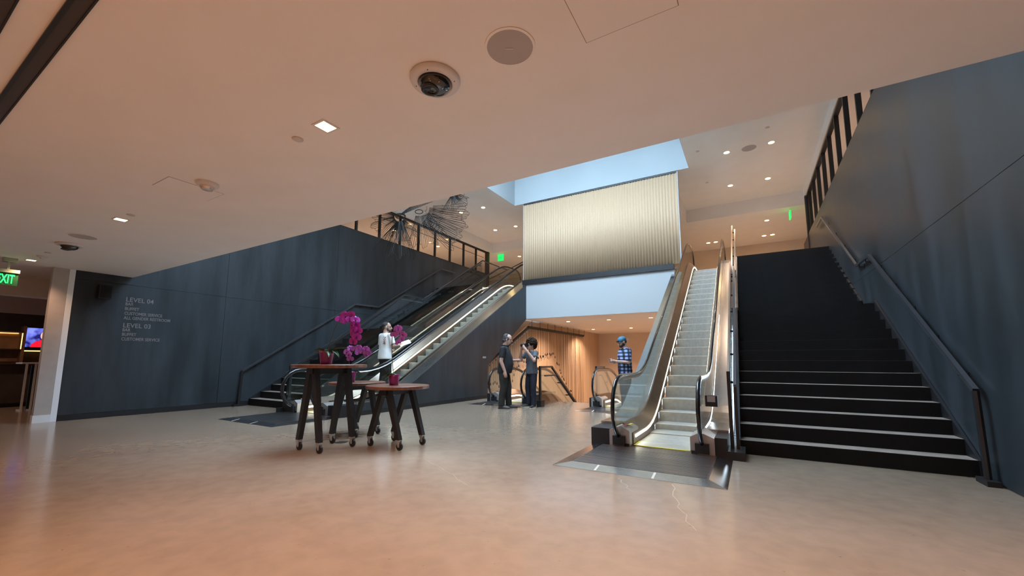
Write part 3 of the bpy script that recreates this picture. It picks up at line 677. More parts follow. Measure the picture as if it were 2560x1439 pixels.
boxo('cabinet', BLACK, t, XL+.04, XL+.18, 2.80, 3.0, 2.43, 2.72); boxo('bracket', BLACK, t, XL, XL+.05, 2.86, 2.94, 2.52, 2.62); boxo('grille', mat('cloth_black', (.006, .006, .007), .9), t, XL+.18, XL+.185, 2.815, 2.985, 2.445, 2.705)
o = boxo('notice_plate', mat('plate_grey', (.35, .36, .38), .4), None, -7.358, -7.350, 10.74, 10.92, 1.27, 1.33); tag(o, 'tiny grey notice plate on the escalator side wall', 'sign')
# ---------------------------------------------------------------- the bar seen past the column
WALNUT = mat('dark_walnut', (.045, .026, .02), .45, noise_amt=.3, scale=6); AMBER = mat('shelf_glow', (1, .7, .3), .5, emit=(1., .52, .16), es=3.2); SHELFB = mat('niche_back', (.24, .13, .07), .6, noise_amt=.2, scale=4)
t = thing('back_bar', (-17.4, 3.2, 0), 'dark walnut back bar with lit niches behind the column', 'shelf unit')
boxo('panel', WALNUT, t, -17.72, -17.60, 1.8, 6, 0, 2.45)
boxo('upper_panel', mat('bar_mauve', (.55, .42, .37), .6), t, -17.70, -17.60, 1.8, 6, 2.45, 2.98)
boxo('niche', SHELFB, t, -17.60, -17.57, 2.0, 2.84, 1.12, 1.95)
for z in (1.92, 1.44): boxo('shelf', WALNUT, t, -17.60, -17.28, 2.0, 2.86, z, z+.03)
boxo('upright', SHELFB, t, -17.60, -17.28, 2.84, 2.90, 1.05, 2.1)
boxo('light_strip', AMBER, t, -17.30, -17.28, 2.825, 2.84, 1.46, 1.90); boxo('light_strip', AMBER, t, -17.30, -17.28, 2.90, 4.2, 1.405, 1.43); boxo('light_strip', AMBER, t, -17.55, -17.53, 2.05, 2.8, 1.89, 1.905)
boxo('ledge', WALNUT, t, -17.60, -17.26, 2.90, 4.3, 1.43, 1.46)
t = thing('television', (-17.5, 3.35, 1.5), 'television with blue and red sports picture above the bar', 'television')
boxo('case', BLACK, t, -17.57, -17.53, 2.86, 3.86, 1.50, 2.10)
def tvmat():
    m, nt, b_ = nodemat('tv_picture'); tc = nt.nodes.new('ShaderNodeTexCoord'); n_ = nt.nodes.new('ShaderNodeTexNoise'); n_.inputs['Scale'].default_value = 4
    nt.links.new(tc.outputs['Object'], n_.inputs['Vector']); cr = nt.nodes.new('ShaderNodeValToRGB'); e = cr.color_ramp.elements
    e[0].position = .4; e[0].color = (.01, .01, .12, 1); e[1].position = .62; e[1].color = (.18, .22, .85, 1); nt.links.new(n_.outputs['Fac'], cr.inputs[0])
    nt.links.new(cr.outputs[0], b_.inputs['Emission Color']); b_.inputs['Emission Strength'].default_value = 1.6; b_.inputs['Base Color'].default_value = (.01, .01, .02, 1); return m
boxo('screen', tvmat(), t, -17.53, -17.526, 2.89, 3.83, 1.53, 2.07)
b = MB(); b.add([(-17.523, y, z) for y, z in ((3.03, 1.53), (3.06, 1.62), (3.14, 1.70), (3.24, 1.74), (3.36, 1.72), (3.45, 1.66), (3.52, 1.53))], [tuple(range(7))]); b.build('picture_shirt', mat('tv_red', (.3, .0, .0), .5, emit=(.8, .01, .03), es=1.3), t)
b = MB(); b.add([(-17.522, 3.28+.075*math.cos(a*.4), 1.86+.12*math.sin(a*.4)) for a in range(16)], [tuple(range(16))]); b.build('picture_face', mat('tv_face', (.4, .2, .15), .5, emit=(.85, .5, .42), es=1.2), t)
t = thing('bar_counter', (-16.0, 3.2, 0), 'dark front of the bar counter beyond the column', 'counter')
boxo('front', mat('bar_front', (.06, .045, .04), .5, noise_amt=.3, scale=3), t, -16.6, -16.0, 1.9, 6, .10, 1.06); boxo('top', WALNUT, t, -16.7, -15.92, 1.9, 6, 1.06, 1.10); boxo('plinth', BLACK, t, -16.55, -16.05, 1.9, 6, 0, .10)
t = thing('high_table', (-14.6, 2.55, 0), 'slim high table with bright white metal frame in front of the bar', 'table')  # white of the metal is painted window reflections
WM = mat('reflection_white', (.92, .95, 1.), .25); boxo('top', WM, t, -14.9, -14.3, 2.40, 2.66, 1.08, 1.11)  # white paint stands in for window reflections on the metal
for (xa, za, zb) in ((0, 0, 0),):
    b = MB(); b.bar((-14.45, 2.50, .0), (-14.45, 2.50, 1.08), .035); b.build('leg', WM, t); b = MB(); b.bar((-14.45, 2.64, .0), (-14.45, 2.64, 1.08), .035); b.build('leg', WM, t)
    boxo('foot', WM, t, -14.8, -14.4, 2.485, 2.515, 0, .03); boxo('foot', WM, t, -14.8, -14.4, 2.625, 2.655, 0, .03)
    boxo('panel', BLACK, t, -14.75, -14.70, 2.62, 3.1, .0, 1.04)
# ---------------------------------------------------------------- tables on castors
WOOD = mat('table_wood', (.17, .070, .042), .35, noise_amt=.3, scale=9, stretch=(.4, 3, 1)); LEGB = mat('black_oak_leg', (.012, .011, .012), .5, noise_amt=.3, scale=20)
FORK = mat('castor_zinc', (.55, .55, .56), .3, .8); TYRE = mat('castor_tyre', (.012, .012, .013), .5)
def table(cx, cy, zt, r, sx, sy, label):
    t = thing('round_table', (cx, cy, 0), label, 'table', 'round tables on castors')
    top = MB().lathe([(.001, zt-.045), (r-.008, zt-.045), (r, zt-.038), (r, zt-.006), (r-.006, zt), (.001, zt)], (cx, cy, 0), 48).build('tabletop', WOOD, t)
    smart(top, 30)
    boxo('beam', LEGB, t, cx-.06, cx+.06, cy-sy-.05, cy+sy+.05, zt-.125, zt-.045)
    for sgy in (-1, 1):
        y = cy+sgy*sy
        for sgx in (-1, 1):
            b = MB(); a = Vector((cx+sgx*.045, y, zt-.05)); e = Vector((cx+sgx*sx, y+sgy*.0, .135)); d = Vector((.042, 0, 0)); q = Vector((0, .036, 0))
            d2 = d*.78; q2 = q*.85
            b.add([a-d-q, a+d-q, a+d+q, a-d+q, e-d2-q2, e+d2-q2, e+d2+q2, e-d2+q2], [(0,1,2,3),(7,6,5,4),(0,4,5,1),(1,5,6,2),(2,6,7,3),(3,7,4,0)])
            b.build('leg', LEGB, t)
            c = thing('castor', (0, 0, 0), None, None); c.parent = t; c.location = Vector((e.x, e.y, 0))-t.location
            w_ = MB().lathe([(.030, -.014), (.050, -.013), (.050, .013), (.030, .014)], (e.x+.015, e.y, .050), 18, axis='y'); w_.build('wheel', TYRE, c)
            f_ = MB(); f_.box(e.x-.03, e.x+.03, e.y-.03, e.y+.03, .120, .135)
            for s2 in (-1, 1): f_.prism([(e.x-.028, .12), (e.x+.030, .12), (e.x+.030, .045), (e.x+.005, .04)], 'y', e.y+s2*.022-.003, e.y+s2*.022+.003)
            f_.build('fork', FORK, c)
    return t
T1 = table(-5.05, 3.63, 1.128, .485, .215, .25, 'tall round wooden table on black legs, left of the other two')
T2 = table(-4.38, 4.26, .835, .44, .28, .22, 'low round wooden table nearest to the escalator, on the right of the group')
T3 = table(-5.60, 4.55, .835, .44, .26, .22, 'low round wooden table behind the tall one, in the middle of the group')
# ---------------------------------------------------------------- orchids
POT = mat('magenta_pot', (.26, .010, .14), .18, coat=.6); LEAF = mat('orchid_leaf', (.05, .11, .035), .35, noise_amt=.2, scale=12); STEM = mat('orchid_stem', (.05, .06, .03), .5); PETAL = mat('orchid_petal', (.52, .035, .42), .45, noise_amt=.25, scale=25); PETAL2 = mat('orchid_petal_pale', (.52, .12, .48), .45, noise_amt=.25, scale=25); LIP = mat('orchid_lip', (.22, .0, .12), .4); MOSS = mat('bark_mix', (.12, .07, .04), .9, noise_amt=.4, scale=60)
def flower_mesh(pm):
    b = MB()
    def petal(a, L, w_, tilt):
        d = Vector((math.cos(a), 0, math.sin(a))); s_ = Vector((-math.sin(a), 0, math.cos(a))); n_ = Vector((0, -1, 0)); vs = []; N = 8; prof = [0, .55, .9, 1, .92, .7, .35]
        for i, p in enumerate(prof):
            u = i/(len(prof)-1); c = d*L*u+n_*(tilt*math.sin(u*math.pi*.8))
            vs += [c-s_*w_*p+n_*.002, c+n_*.004*p, c+s_*w_*p+n_*.002, c-n_*.0015]
        fs = []
        for i in range(len(prof)-1):
            k = i*4; fs += [(k, k+1, k+5, k+4), (k+1, k+2, k+6, k+5), (k+2, k+3, k+7, k+6), (k+3, k, k+4, k+7)]
        b.add(vs, fs)
    for a, L, w_ in ((90, .046, .017), (215, .044, .016), (325, .044, .016), (10, .052, .034), (170, .052, .034)): petal(math.radians(a), L, w_, .010)
    me = bpy.data.meshes.new('flower'); me.from_pydata([tuple(v) for v in b.v], [], b.f)
    n0 = len(b.f); b2 = MB(); b2.ball((0, -.014, -.008), (.008, .012, .012), 8, 6)
    me.clear_geometry(); me.from_pydata([tuple(v) for v in b.v+b2.v], [], b.f+[tuple(i+len(b.v) for i in f) for f in b2.f]); me.materials.append(pm); me.materials.append(LIP)
    for i, p in enumerate(me.polygons): p.material_index = 1 if i >= n0 else 0
    return me
FM, FM2 = flower_mesh(PETAL), flower_mesh(PETAL2)
def orchid(base, scale, stem, flowers, leaves, fm, label, seed, fs=1.):
    rd = random.Random(seed); x, y, z = base
    t = thing('potted_orchid', base, label, 'plant', 'magenta potted orchids on the tables')
    h = .178*scale; r = .098*scale
    MB().lathe([(.001, 0), (r*.72, 0), (r*.78, h*.25), (r*.90, h*.7), (r, h), (r*.93, h), (r*.86, h*.8), (.001, h*.8)], base, 28).build('pot', POT, t, smooth=True)
    MB().lathe([(r*.88, h*.86), (r*.5, h*.93), (.001, h*.95)], base, 14).build('bark', MOSS, t)
    for az, L, w_, dr in leaves:            # broad strap leaves
        d = Vector((math.cos(az), math.sin(az), 0)); s_ = Vector((-d.y, d.x, 0)); vs = []; N = 9
        for i in range(N):
            u = i/(N-1); c = Vector((x, y, z+h*.9))+d*(L*u*.92)+Vector((0, 0, L*(.62*u-dr*u*u))); ww = w_*math.sin(math.pi*min(1, .12+u*.86))**.7
            vs += [c-s_*ww+Vector((0, 0, .010)), c-Vector((0, 0, .006)), c+s_*ww+Vector((0, 0, .010)), c-Vector((0, 0, .012))]
        fs_ = []
        for i in range(N-1): k = i*4; fs_ += [(k, k+1, k+5, k+4), (k+1, k+2, k+6, k+5), (k+2, k+3, k+7, k+6), (k+3, k, k+4, k+7)]
        MB().add(vs, fs_).build('leaf', LEAF, t, smooth=True)
    pts = [Vector((x, y, z+h*.85))+Vector(p) for p in stem]
    fine = []                                # smooth the stem through its points
    for i in range(len(pts)-1):
        p0, p1, p2, p3 = pts[max(0, i-1)], pts[i], pts[i+1], pts[min(len(pts)-1, i+2)]
        for k in range(5):
            u = k/5; fine.append(.5*((2*p1)+(p2-p0)*u+(2*p0-5*p1+4*p2-p3)*u*u+(3*p1-p0-3*p2+p3)*u**3))
    fine.append(pts[-1]); MB().tube(fine, .005, 6).build('stem', STEM, t)
    for u, off in flowers:
        k = u*(len(fine)-1); p = fine[int(k)]+Vector(off)
        o = bpy.data.objects.new('flower', fm); COL.objects.link(o); o.parent = t; o.location = p-wloc(t)
        o.rotation_euler = (rd.uniform(-.3, .3), rd.uniform(-.4, .4), YAW+rd.uniform(-.8, .8)); q = fs*rd.uniform(.92, 1.12)*1.15; o.scale = (q, q, q)
    return t
rx, ry = .863, .505      # image-right on plan
def IR(a, z_, d=0): return (rx*a-ry*d, ry*a+rx*d, z_)
orchid((-5.10, 3.60, 1.128), 1.05, [IR(0, 0), IR(.05, .17), IR(.11, .37), IR(.17, .46), IR(.27, .49), IR(.36, .42), IR(.40, .30), IR(.39, .20)],
       [(.48, IR(-.03, -.01)), (.53, IR(.01, .03)), (.57, IR(.0, -.04)), (.60, IR(.02, .04)), (.64, IR(.0, -.02, -.03)), (.69, IR(.03, .02)), (.74, IR(.0, -.03, -.03)), (.79, IR(.03, .0)), (.84, IR(-.02, .0, -.03)), (.88, IR(.02, .01)), (.93, IR(-.03, .0, -.02)), (.97, IR(.01, -.01)), (1., IR(-.02, -.04))],
       [(YAW+2.9, .21, .055, .55), (YAW+.1, .30, .045, .45), (YAW-.4, .25, .05, .9), (YAW+1.6, .2, .05, .5), (YAW+3.9, .13, .05, .2), (YAW+5.3, .2, .045, .95)], FM, 'tall magenta orchid arching over the tall table, in a purple pot', 1, 1.15)
orchid((-4.42, 4.22, .835), .86, [IR(0, 0), IR(-.03, .15), IR(-.045, .34), IR(-.05, .55), IR(-.03, .62), IR(.03, .65), IR(.09, .60)],
       [(.70, IR(.02, .02)), (.76, IR(-.02, -.05)), (.80, IR(.04, -.04)), (.85, IR(.0, .03)), (.90, IR(.04, -.03)), (.95, IR(.02, -.10)), (.99, IR(.03, -.02)), (1., IR(-.04, -.12))],
       [(YAW+3.3, .17, .055, .75), (YAW+4.0, .15, .05, 1.0), (YAW+2.6, .12, .045, .4)], FM2, 'slender pink orchid with two stems on the right low table', 2, .92)
orchid((-5.62, 4.42, .835), .95, [IR(0, 0), IR(-.03, .16), IR(-.02, .28), IR(.04, .36), IR(.13, .36), IR(.22, .33)],
       [(.48, IR(-.07, .02)), (.5, IR(-.02, -.05)), (.55, IR(-.04, .06)), (.58, IR(-.04, -.12)), (.64, IR(.0, .02)), (.7, IR(.03, .04)), (.74, IR(.02, -.03)), (.82, IR(.05, -.01)), (.86, IR(.09, .03)), (.93, IR(.06, -.04)), (1., IR(.05, .0)), (.62, IR(-.08, -.06))],
       [(YAW+.4, .2, .05, .8), (YAW+2.7, .16, .05, .7), (YAW+4.4, .16, .045, .9)], FM2, 'low pink orchid half hidden behind the tall table', 3, 1.0)

o = MB().lathe([(.085, 0), (.085, .004), (.07, .006), (.001, .006)], (-5.21, 4.0, 0), 28).build('floor_box', mat('floor_box_bronze', (.06, .05, .042), .4, .5)); tag(o, 'small dark round floor outlet cover under the tables', 'floor outlet')
# ---------------------------------------------------------------- people
SKIN = mat('skin', (.55, .33, .25), .5, noise_amt=.06, scale=8); SKIN2 = mat('skin_tan', (.46, .27, .20), .5, noise_amt=.06, scale=8)
def remesh(mb, name, material, parent, voxel=.012, it=4, extra=None):
    me = bpy.data.meshes.new('tmp'); me.from_pydata([tuple(v) for v in mb.v], [], mb.f); o = bpy.data.objects.new('tmp', me); COL.objects.link(o)
    m = o.modifiers.new('r', 'REMESH'); m.mode = 'VOXEL'; m.voxel_size = voxel
    m = o.modifiers.new('s', 'SMOOTH'); m.factor = .5; m.iterations = it
    bpy.context.view_layer.update(); r = bpy.data.meshes.new_from_object(o.evaluated_get(bpy.context.evaluated_depsgraph_get())); bpy.data.objects.remove(o)
    out = MB(); out.v = [tuple(v.co) for v in r.vertices]; out.f = [tuple(p.vertices) for p in r.polygons]
    if extra: out.add(extra.v, extra.f)
    return out.build(name, material, parent, smooth=True)
class Fig:
    """a figure standing at (x, y, z), facing the plan direction `face`; joints are given as (right, forward, up) in metres"""
    def __init__(s, pos, face, h, label, lean=0.):
        s.p = Vector(pos); s.k = h/1.80; f = Vector((face[0], face[1], 0)).normalized(); s.f = f; s.r = Vector((f.y, -f.x, 0)); s.lean = lean
        s.t = thing('person', pos, label, 'person')
    def W(s, j): return s.p+(s.r*j[0]+s.f*(j[1]+s.lean*max(0, j[2]-.9))+Vector((0, 0, j[2])))*s.k
    def limb(s, mb, js, rs, flat=False, n=12):
        """tapered limb through joints; round joints unless flat-ended"""
        P = [s.W(j) for j in js]; R = [r*s.k for r in rs]
        mb.tube(P, R, n)
        for i, (p, r) in enumerate(zip(P, R)):
            if flat and i in (0, len(P)-1): continue
            mb.ball(p, r*.99, 12, 8)
    def loft(s, mb, secs, n=20):
        """horizontal ellipses (right, forward, up, half-width, half-depth)"""
        vs = []
        for r_, f_, u_, a, b_ in secs:
            for k in range(n):
                t = 2*math.pi*k/n; c, d = math.cos(t), math.sin(t)
                c = math.copysign(abs(c)**.85, c); d = math.copysign(abs(d)**.85, d)
                vs.append(s.W((r_+a*c, f_+b_*d, u_)))
        fs = [tuple(range(n)), tuple(range((len(secs)-1)*n, len(secs)*n))[::-1]]
        for i in range(len(secs)-1):
            for k in range(n): fs.append((i*n+k, (i+1)*n+k, (i+1)*n+(k+1) % n, i*n+(k+1) % n))
        mb.add(vs, fs)
    def hand(s, wrist, dirv, palmn, curl, side):
        """palm plus five fingers; dirv along the hand, palmn out of the palm (in figure axes)"""
        d = Vector(dirv).normalized(); n_ = Vector(palmn); n_ = (n_-d*n_.dot(d)).normalized(); w_ = d.cross(n_)*side
        pm = MB(); fg = MB(); w0 = Vector(wrist)
        def A(a, b_, c): q = w0+d*a+w_*b_+n_*c; return s.W(q)
        pm.tube([A(-.01, 0, 0), A(.03, 0, 0), A(.085, 0, 0)], [.028*s.k, .038*s.k, .040*s.k], 10); pm.ball(A(.085, 0, 0), .038*s.k, 10, 6)
        for i, L in enumerate((.072, .080, .075, .060)):
            b0 = -.030+.020*i; p = [A(.075, b0, 0)]; ang = 0; a_, c_ = .085, 0
            for k in range(3):
                ang += curl*(.5+.25*k); a_ += L/3*math.cos(ang); c_ += L/3*math.sin(ang); p.append(A(a_, b0, c_))
            fg.tube(p, [.0100*s.k, .0095*s.k, .0088*s.k, .0070*s.k], 7)
        fg.tube([A(.02, -.030, .0), A(.045, -.052, .015), A(.075, -.056, .030)], [.012*s.k, .0105*s.k, .008*s.k], 7)
        return pm, fg
    def head(s, mb, c, tilt, turn, beard=0):
        """skull, jaw, nose, ears; returns a placer in head axes (right, forward, up)"""
        a, b_ = math.radians(turn), math.radians(tilt)
        def H(x, y, z):
            x, y, z = x*1.09, y*1.09, z*1.09
            y, z = y*math.cos(b_)+z*math.sin(b_), -y*math.sin(b_)+z*math.cos(b_)      # nod
            x, y = x*math.cos(a)+y*math.sin(a), -x*math.sin(a)+y*math.cos(a)          # turn to the right
            return s.W((c[0]+x, c[1]+y, c[2]+z))
        k = s.k
        def E(cc, r, n=14, m=10):
            b2 = MB(); b2.ball((0, 0, 0), r, n, m); mb.add([H(cc[0]+v[0], cc[1]+v[1], cc[2]+v[2]) for v in b2.v], b2.f)
        E((0, -.010, .035), (.078, .098, .088)); E((0, .018, -.035), (.062, .072, .078)); E((0, .050, -.075), (.040, .040, .034))
        E((0, .098, -.015), (.013, .020, .026)); E((0, .112, -.028), (.015, .014, .012)); E((0, .078, .022), (.056, .022, .014)); E((0, .088, -.062), (.026, .014, .012))
        for sd in (-1, 1): E((sd*.080, -.005, -.008), (.010, .020, .034))
        return H, E
def eyes(F, H, dark):
    b = MB()
    for sd in (-1, 1):
        q = MB(); q.ball((0, 0, 0), (.014, .010, .008), 8, 6); b.add([H(sd*.032+v[0], .083+v[1], .004+v[2]) for v in q.v], q.f)
        q = MB(); q.ball((0, 0, 0), (.022, .008, .005), 8, 4); b.add([H(sd*.034+v[0], .092+v[1], .028+v[2]) for v in q.v], q.f)
    b.build('eyes', dark, F.t)
def legs(F, mats, ls, stance, hip=.095, thick=1.0, shoe=None, sole=None, hem=.07):
    """trousers and shoes; stance: per side (right, forward, height, toe turn)"""
    body = MB(); tr = MB()
    for sd, (r_, f_, z_, yaw_) in zip((-1, 1), stance):
        hipj = (sd*hip, 0, .93); kn = (r_*.6+sd*hip*.4+sd*.01, f_*.5+.03, .50+z_*.6); an = (r_, f_-.01, .085+z_)
        F.limb(body, [hipj, kn, an], [.082, .055, .038])
        F.limb(tr, [(sd*hip*.88, -.005, .90), (kn[0]*.5+hipj[0]*.5, kn[1]*.5, .72), kn, (an[0]*.6+kn[0]*.4, an[1]*.6+kn[1]*.4-.01, .30+z_), (an[0], an[1]+.0, hem+z_)], [.094*thick, .094*thick, .078*thick, .072*thick, .070*thick], flat=True)
        sh = MB(); c, d = math.cos(yaw_), math.sin(yaw_)
        def S(x, y, z): return F.W((r_+x*c+y*d, f_-x*d+y*c, z_+z))
        def E(cc, r):
            q = MB(); q.ball((0, 0, 0), r, 12, 8); sh.add([S(cc[0]+v[0], cc[1]+v[1], max(.012, cc[2]+v[2])) for v in q.v], q.f)
        E((0, -.03, .05), (.042, .065, .062)); E((0, .06, .035), (.045, .10, .045)); E((0, .13, .03), (.046, .075, .036)); E((0, .0, .07), (.040, .055, .05))
        so = remesh(sh, 'shoe', shoe, F.t, .010, 3)
        q = MB(); pts = [(.044*math.cos(a*.3491)*(1.0 if True else 1), .05+.155*math.sin(a*.3491)) for a in range(18)]
        vs = [S(x, y, 0.0) for x, y in pts]+[S(x*1.02, y*1.01, .024) for x, y in pts]
        q.add(vs, [tuple(range(18))[::-1], tuple(range(18, 36))]+[(i, (i+1) % 18, 18+(i+1) % 18, 18+i) for i in range(18)]); q.build('sole', sole, so)
    F.loft(tr, [(0, -.01, .82, .165*thick, .112*thick), (0, -.01, .90, .165*thick, .112*thick), (0, 0, .98, .145*thick, .10*thick)])
    remesh(tr, 'trousers', mats, F.t, .013, 4)
    return body
HAIRD = mat('hair_dark', (.018, .013, .010), .6, noise_amt=.4, scale=40, bump=.6); HAIRG = mat('hair_grey', (.075, .07, .07), .6, noise_amt=.4, scale=30, bump=.5); EYE = mat('eye_dark', (.012, .010, .010), .3); BEARD = mat('beard_dark', (.035, .024, .020), .7, noise_amt=.3, scale=60, bump=.4)
def person(F, arms, headc, tilt, turn, torso, sleeve, shirt, trousers, stance, shoe, sole, skin, hairf, thick=1., build=1., hem_up=.0):
    body = legs(F, trousers, None, stance, thick=thick, shoe=shoe, sole=sole)
    # trunk, neck and arms of the body
    F.loft(body, [(0, 0, .86, .15*build, .10*build), (0, 0, 1.0, .15*build, .10*build), (0, .0, 1.15, .15*build, .10*build), (0, 0, 1.32, .17, .105), (0, -.005, 1.43, .15, .085), (0, -.01, 1.49, .08, .06)])
    nk = (headc[0]*.5, headc[1]*.55-.015, (1.46+headc[2])/2)
    F.limb(body, [(0, -.015, 1.44), nk, (headc[0], headc[1]-.015, headc[2]-.04)], [.074, .063, .062])
    fingers = MB(); sl = MB()
    for sd, (sh, el, wr, hd, pn, curl) in zip((-1, 1), arms):
        F.limb(body, [sh, el, wr], [.056, .048, .033])
        pm, fg = F.hand(wr, hd, pn, curl, sd); body.add(pm.v, pm.f); fingers.add(fg.v, fg.f)
        q = Vector(sh).lerp(Vector(el), sleeve)
        F.limb(sl, [(sh[0]*.55, sh[1], sh[2]-.01), sh, tuple(q)], [.075, .074, .068], flat=True)
    H, E = F.head(body, headc, tilt, turn)
    F.limb(body, [nk, headc], [.055, .058])
    remesh(body, 'body', skin, F.t, .0105, 3, fingers)
    F.loft(sl, torso); remesh(sl, 'shirt', shirt, F.t, .012, 4)
    def HE(mb, cc, r, n=14, m=10):
        b2 = MB(); b2.ball((0, 0, 0), r, n, m); mb.add([H(cc[0]+v[0], cc[1]+v[1], cc[2]+v[2]) for v in b2.v], b2.f)
    eyes(F, H, EYE); hairf(F, H, HE)
    return H
IRV = Vector((math.cos(YAW), math.sin(YAW), 0)); AWAY = Vector((-math.sin(YAW), math.cos(YAW), 0))     # image-right and away from the viewer, on plan
# man in black polo, in profile, facing right
def hair1(F, H, HE):
    b = MB(); HE(b, (0, -.045, .045), (.086, .080, .088)); HE(b, (0, -.075, -.02), (.072, .045, .06)); HE(b, (.062, -.01, .02), (.022, .055, .05)); HE(b, (-.062, -.01, .02), (.022, .055, .05))
    rd = random.Random(5)
    for k in range(26): a = rd.uniform(1.4, 4.9); HE(b, (.07*math.cos(a-math.pi/2), -.05+.06*math.sin(a-math.pi/2)-.02, rd.uniform(-.05, .10)), (.02, .02, .024), 8, 6)
    remesh(b, 'hair', HAIRG, F.t, .009, 2)
    c = MB(); HE(c, (0, .088, -.05), (.032, .018, .010)); HE(c, (0, .075, -.085), (.036, .026, .024)); remesh(c, 'beard', HAIRG, F.t, .008, 2)
POLO = mat('black_polo', (.014, .015, .019), .8, noise_amt=.3, scale=20); PANT1 = mat('charcoal_trousers', (.022, .018, .017), .8, noise_amt=.3, scale=15)
F1 = Fig((-5.46, 8.93, 0), IRV*.95-AWAY*.15, 1.90, 'man in black polo shirt and dark trousers with grey hair, beside the well', lean=.05)
H1_ = person(F1, [((-.20, 0, 1.41), (-.24, .06, 1.13), (-.18, .27, 1.14), (.3, 1, .0), (.9, -.2, -.1), 1.0), ((.21, -.01, 1.41), (.26, -.03, 1.11), (.25, .07, .88), (.02, .15, -1), (-1, .1, 0), .45)],
       (0, .055, 1.640), 10, 4, [(0, .02, .83, .205, .165), (0, .03, .92, .21, .18), (0, .045, 1.05, .205, .185), (0, .03, 1.2, .20, .165), (0, .005, 1.34, .205, .135), (0, -.005, 1.43, .17, .10), (0, -.01, 1.49, .085, .07)],
       .72, POLO, PANT1, [(-.10, .12, 0, -.2), (.11, -.02, 0, .25)], mat('shoe_grey', (.10, .09, .085), .7), mat('sole_dark', (.05, .045, .04), .8), SKIN, hair1, thick=1.12, build=1.1)
b = MB(); F1.limb(b, [(-.07, .04, 1.49), (0, .075, 1.475), (.07, .04, 1.49), (.085, -.03, 1.50), (.05, -.075, 1.51), (-.05, -.075, 1.51), (-.085, -.03, 1.50), (-.07, .04, 1.49)], [.02]*8); remesh(b, 'collar', POLO, F1.t, .010, 2)
# young man in grey T-shirt raising a camera
def hair2(F, H, HE):
    b = MB(); HE(b, (0, -.03, .06), (.115, .12, .105)); HE(b, (0, -.10, -.01), (.115, .07, .10)); rd = random.Random(8)
    for k in range(170):
        a, e = rd.uniform(-.2, math.pi+.2)+math.pi/2*0, rd.uniform(-.5, 1.5); a = rd.uniform(0, 6.283)
        y = math.sin(a)*math.cos(e)
        if y > .55 and e < .55: continue
        q_ = rd.uniform(.016, .026); HE(b, (.128*math.cos(a)*math.cos(e), -.04+.14*y, .05+.125*math.sin(e)), (q_, q_, q_), 8, 6)
    remesh(b, 'hair', mat('hair_curly', (.026, .016, .010), .9, noise_amt=.5, scale=45, bump=.7, spec=.15), F.t, .008, 1)
TEE = mat('grey_tee', (.085, .092, .105), .85, noise_amt=.15, scale=20); JEAN = mat('navy_jeans', (.010, .012, .026), .75, noise_amt=.3, scale=20)
F2 = Fig((-4.93, 9.46, 0), -IRV*.80-AWAY*.60, 1.76, 'young man with curly hair in grey T-shirt holding a camera to his face', lean=.02)
H2_ = person(F2, [((-.18, 0, 1.42), (-.30, .16, 1.23), (-.085, .30, 1.545), (.5, .1, .6), (.6, -.5, 0), 1.3), ((.18, 0, 1.42), (.32, .14, 1.24), (.075, .28, 1.515), (-.55, .25, .5), (-.4, -.8, .1), 1.2)],
       (0, .03, 1.632), 4, 0, [(0, .0, .88, .188, .138), (0, .0, 1.0, .178, .128), (0, .0, 1.12, .162, .115), (0, 0, 1.30, .185, .122), (0, -.005, 1.40, .185, .105), (0, -.01, 1.45, .14, .085), (0, -.012, 1.485, .075, .065)],
       .62, TEE, JEAN, [(-.11, .03, 0, -.35), (.12, .02, 0, .35)], mat('sneaker_black', (.03, .028, .026), .6), mat('sole_cream', (.62, .57, .48), .7), SKIN, hair2, thick=.98)
t = thing('video_camera', F2.W((-.02, .30, 1.56)), 'black camera held up by the curly-haired man', 'camera')
def cpt(r_, f_, u_): return F2.W((r_, f_, u_))
b = MB(); b.bar(cpt(-.02, .17, 1.625), cpt(-.02, .27, 1.625), .12, .085); b.build('camera_body', BLACKS, t)
b = MB(); b.tube([cpt(-.02, .26, 1.62), cpt(-.02, .30, 1.62), cpt(-.02, .36, 1.62)], [.034, .036, .040], 14); b.build('lens', BLACK, t)
b = MB(); b.bar(cpt(-.02, .15, 1.665), cpt(-.02, .20, 1.665), .05, .04); b.build('viewfinder', BLACKS, t)
b = MB(); b.tube([cpt(-.09, .22, 1.60), cpt(-.13, .24, 1.50), cpt(-.14, .22, 1.36), cpt(-.11, .20, 1.46), cpt(-.07, .21, 1.57)], .008, 5); b.build('strap', BLACKS, t)
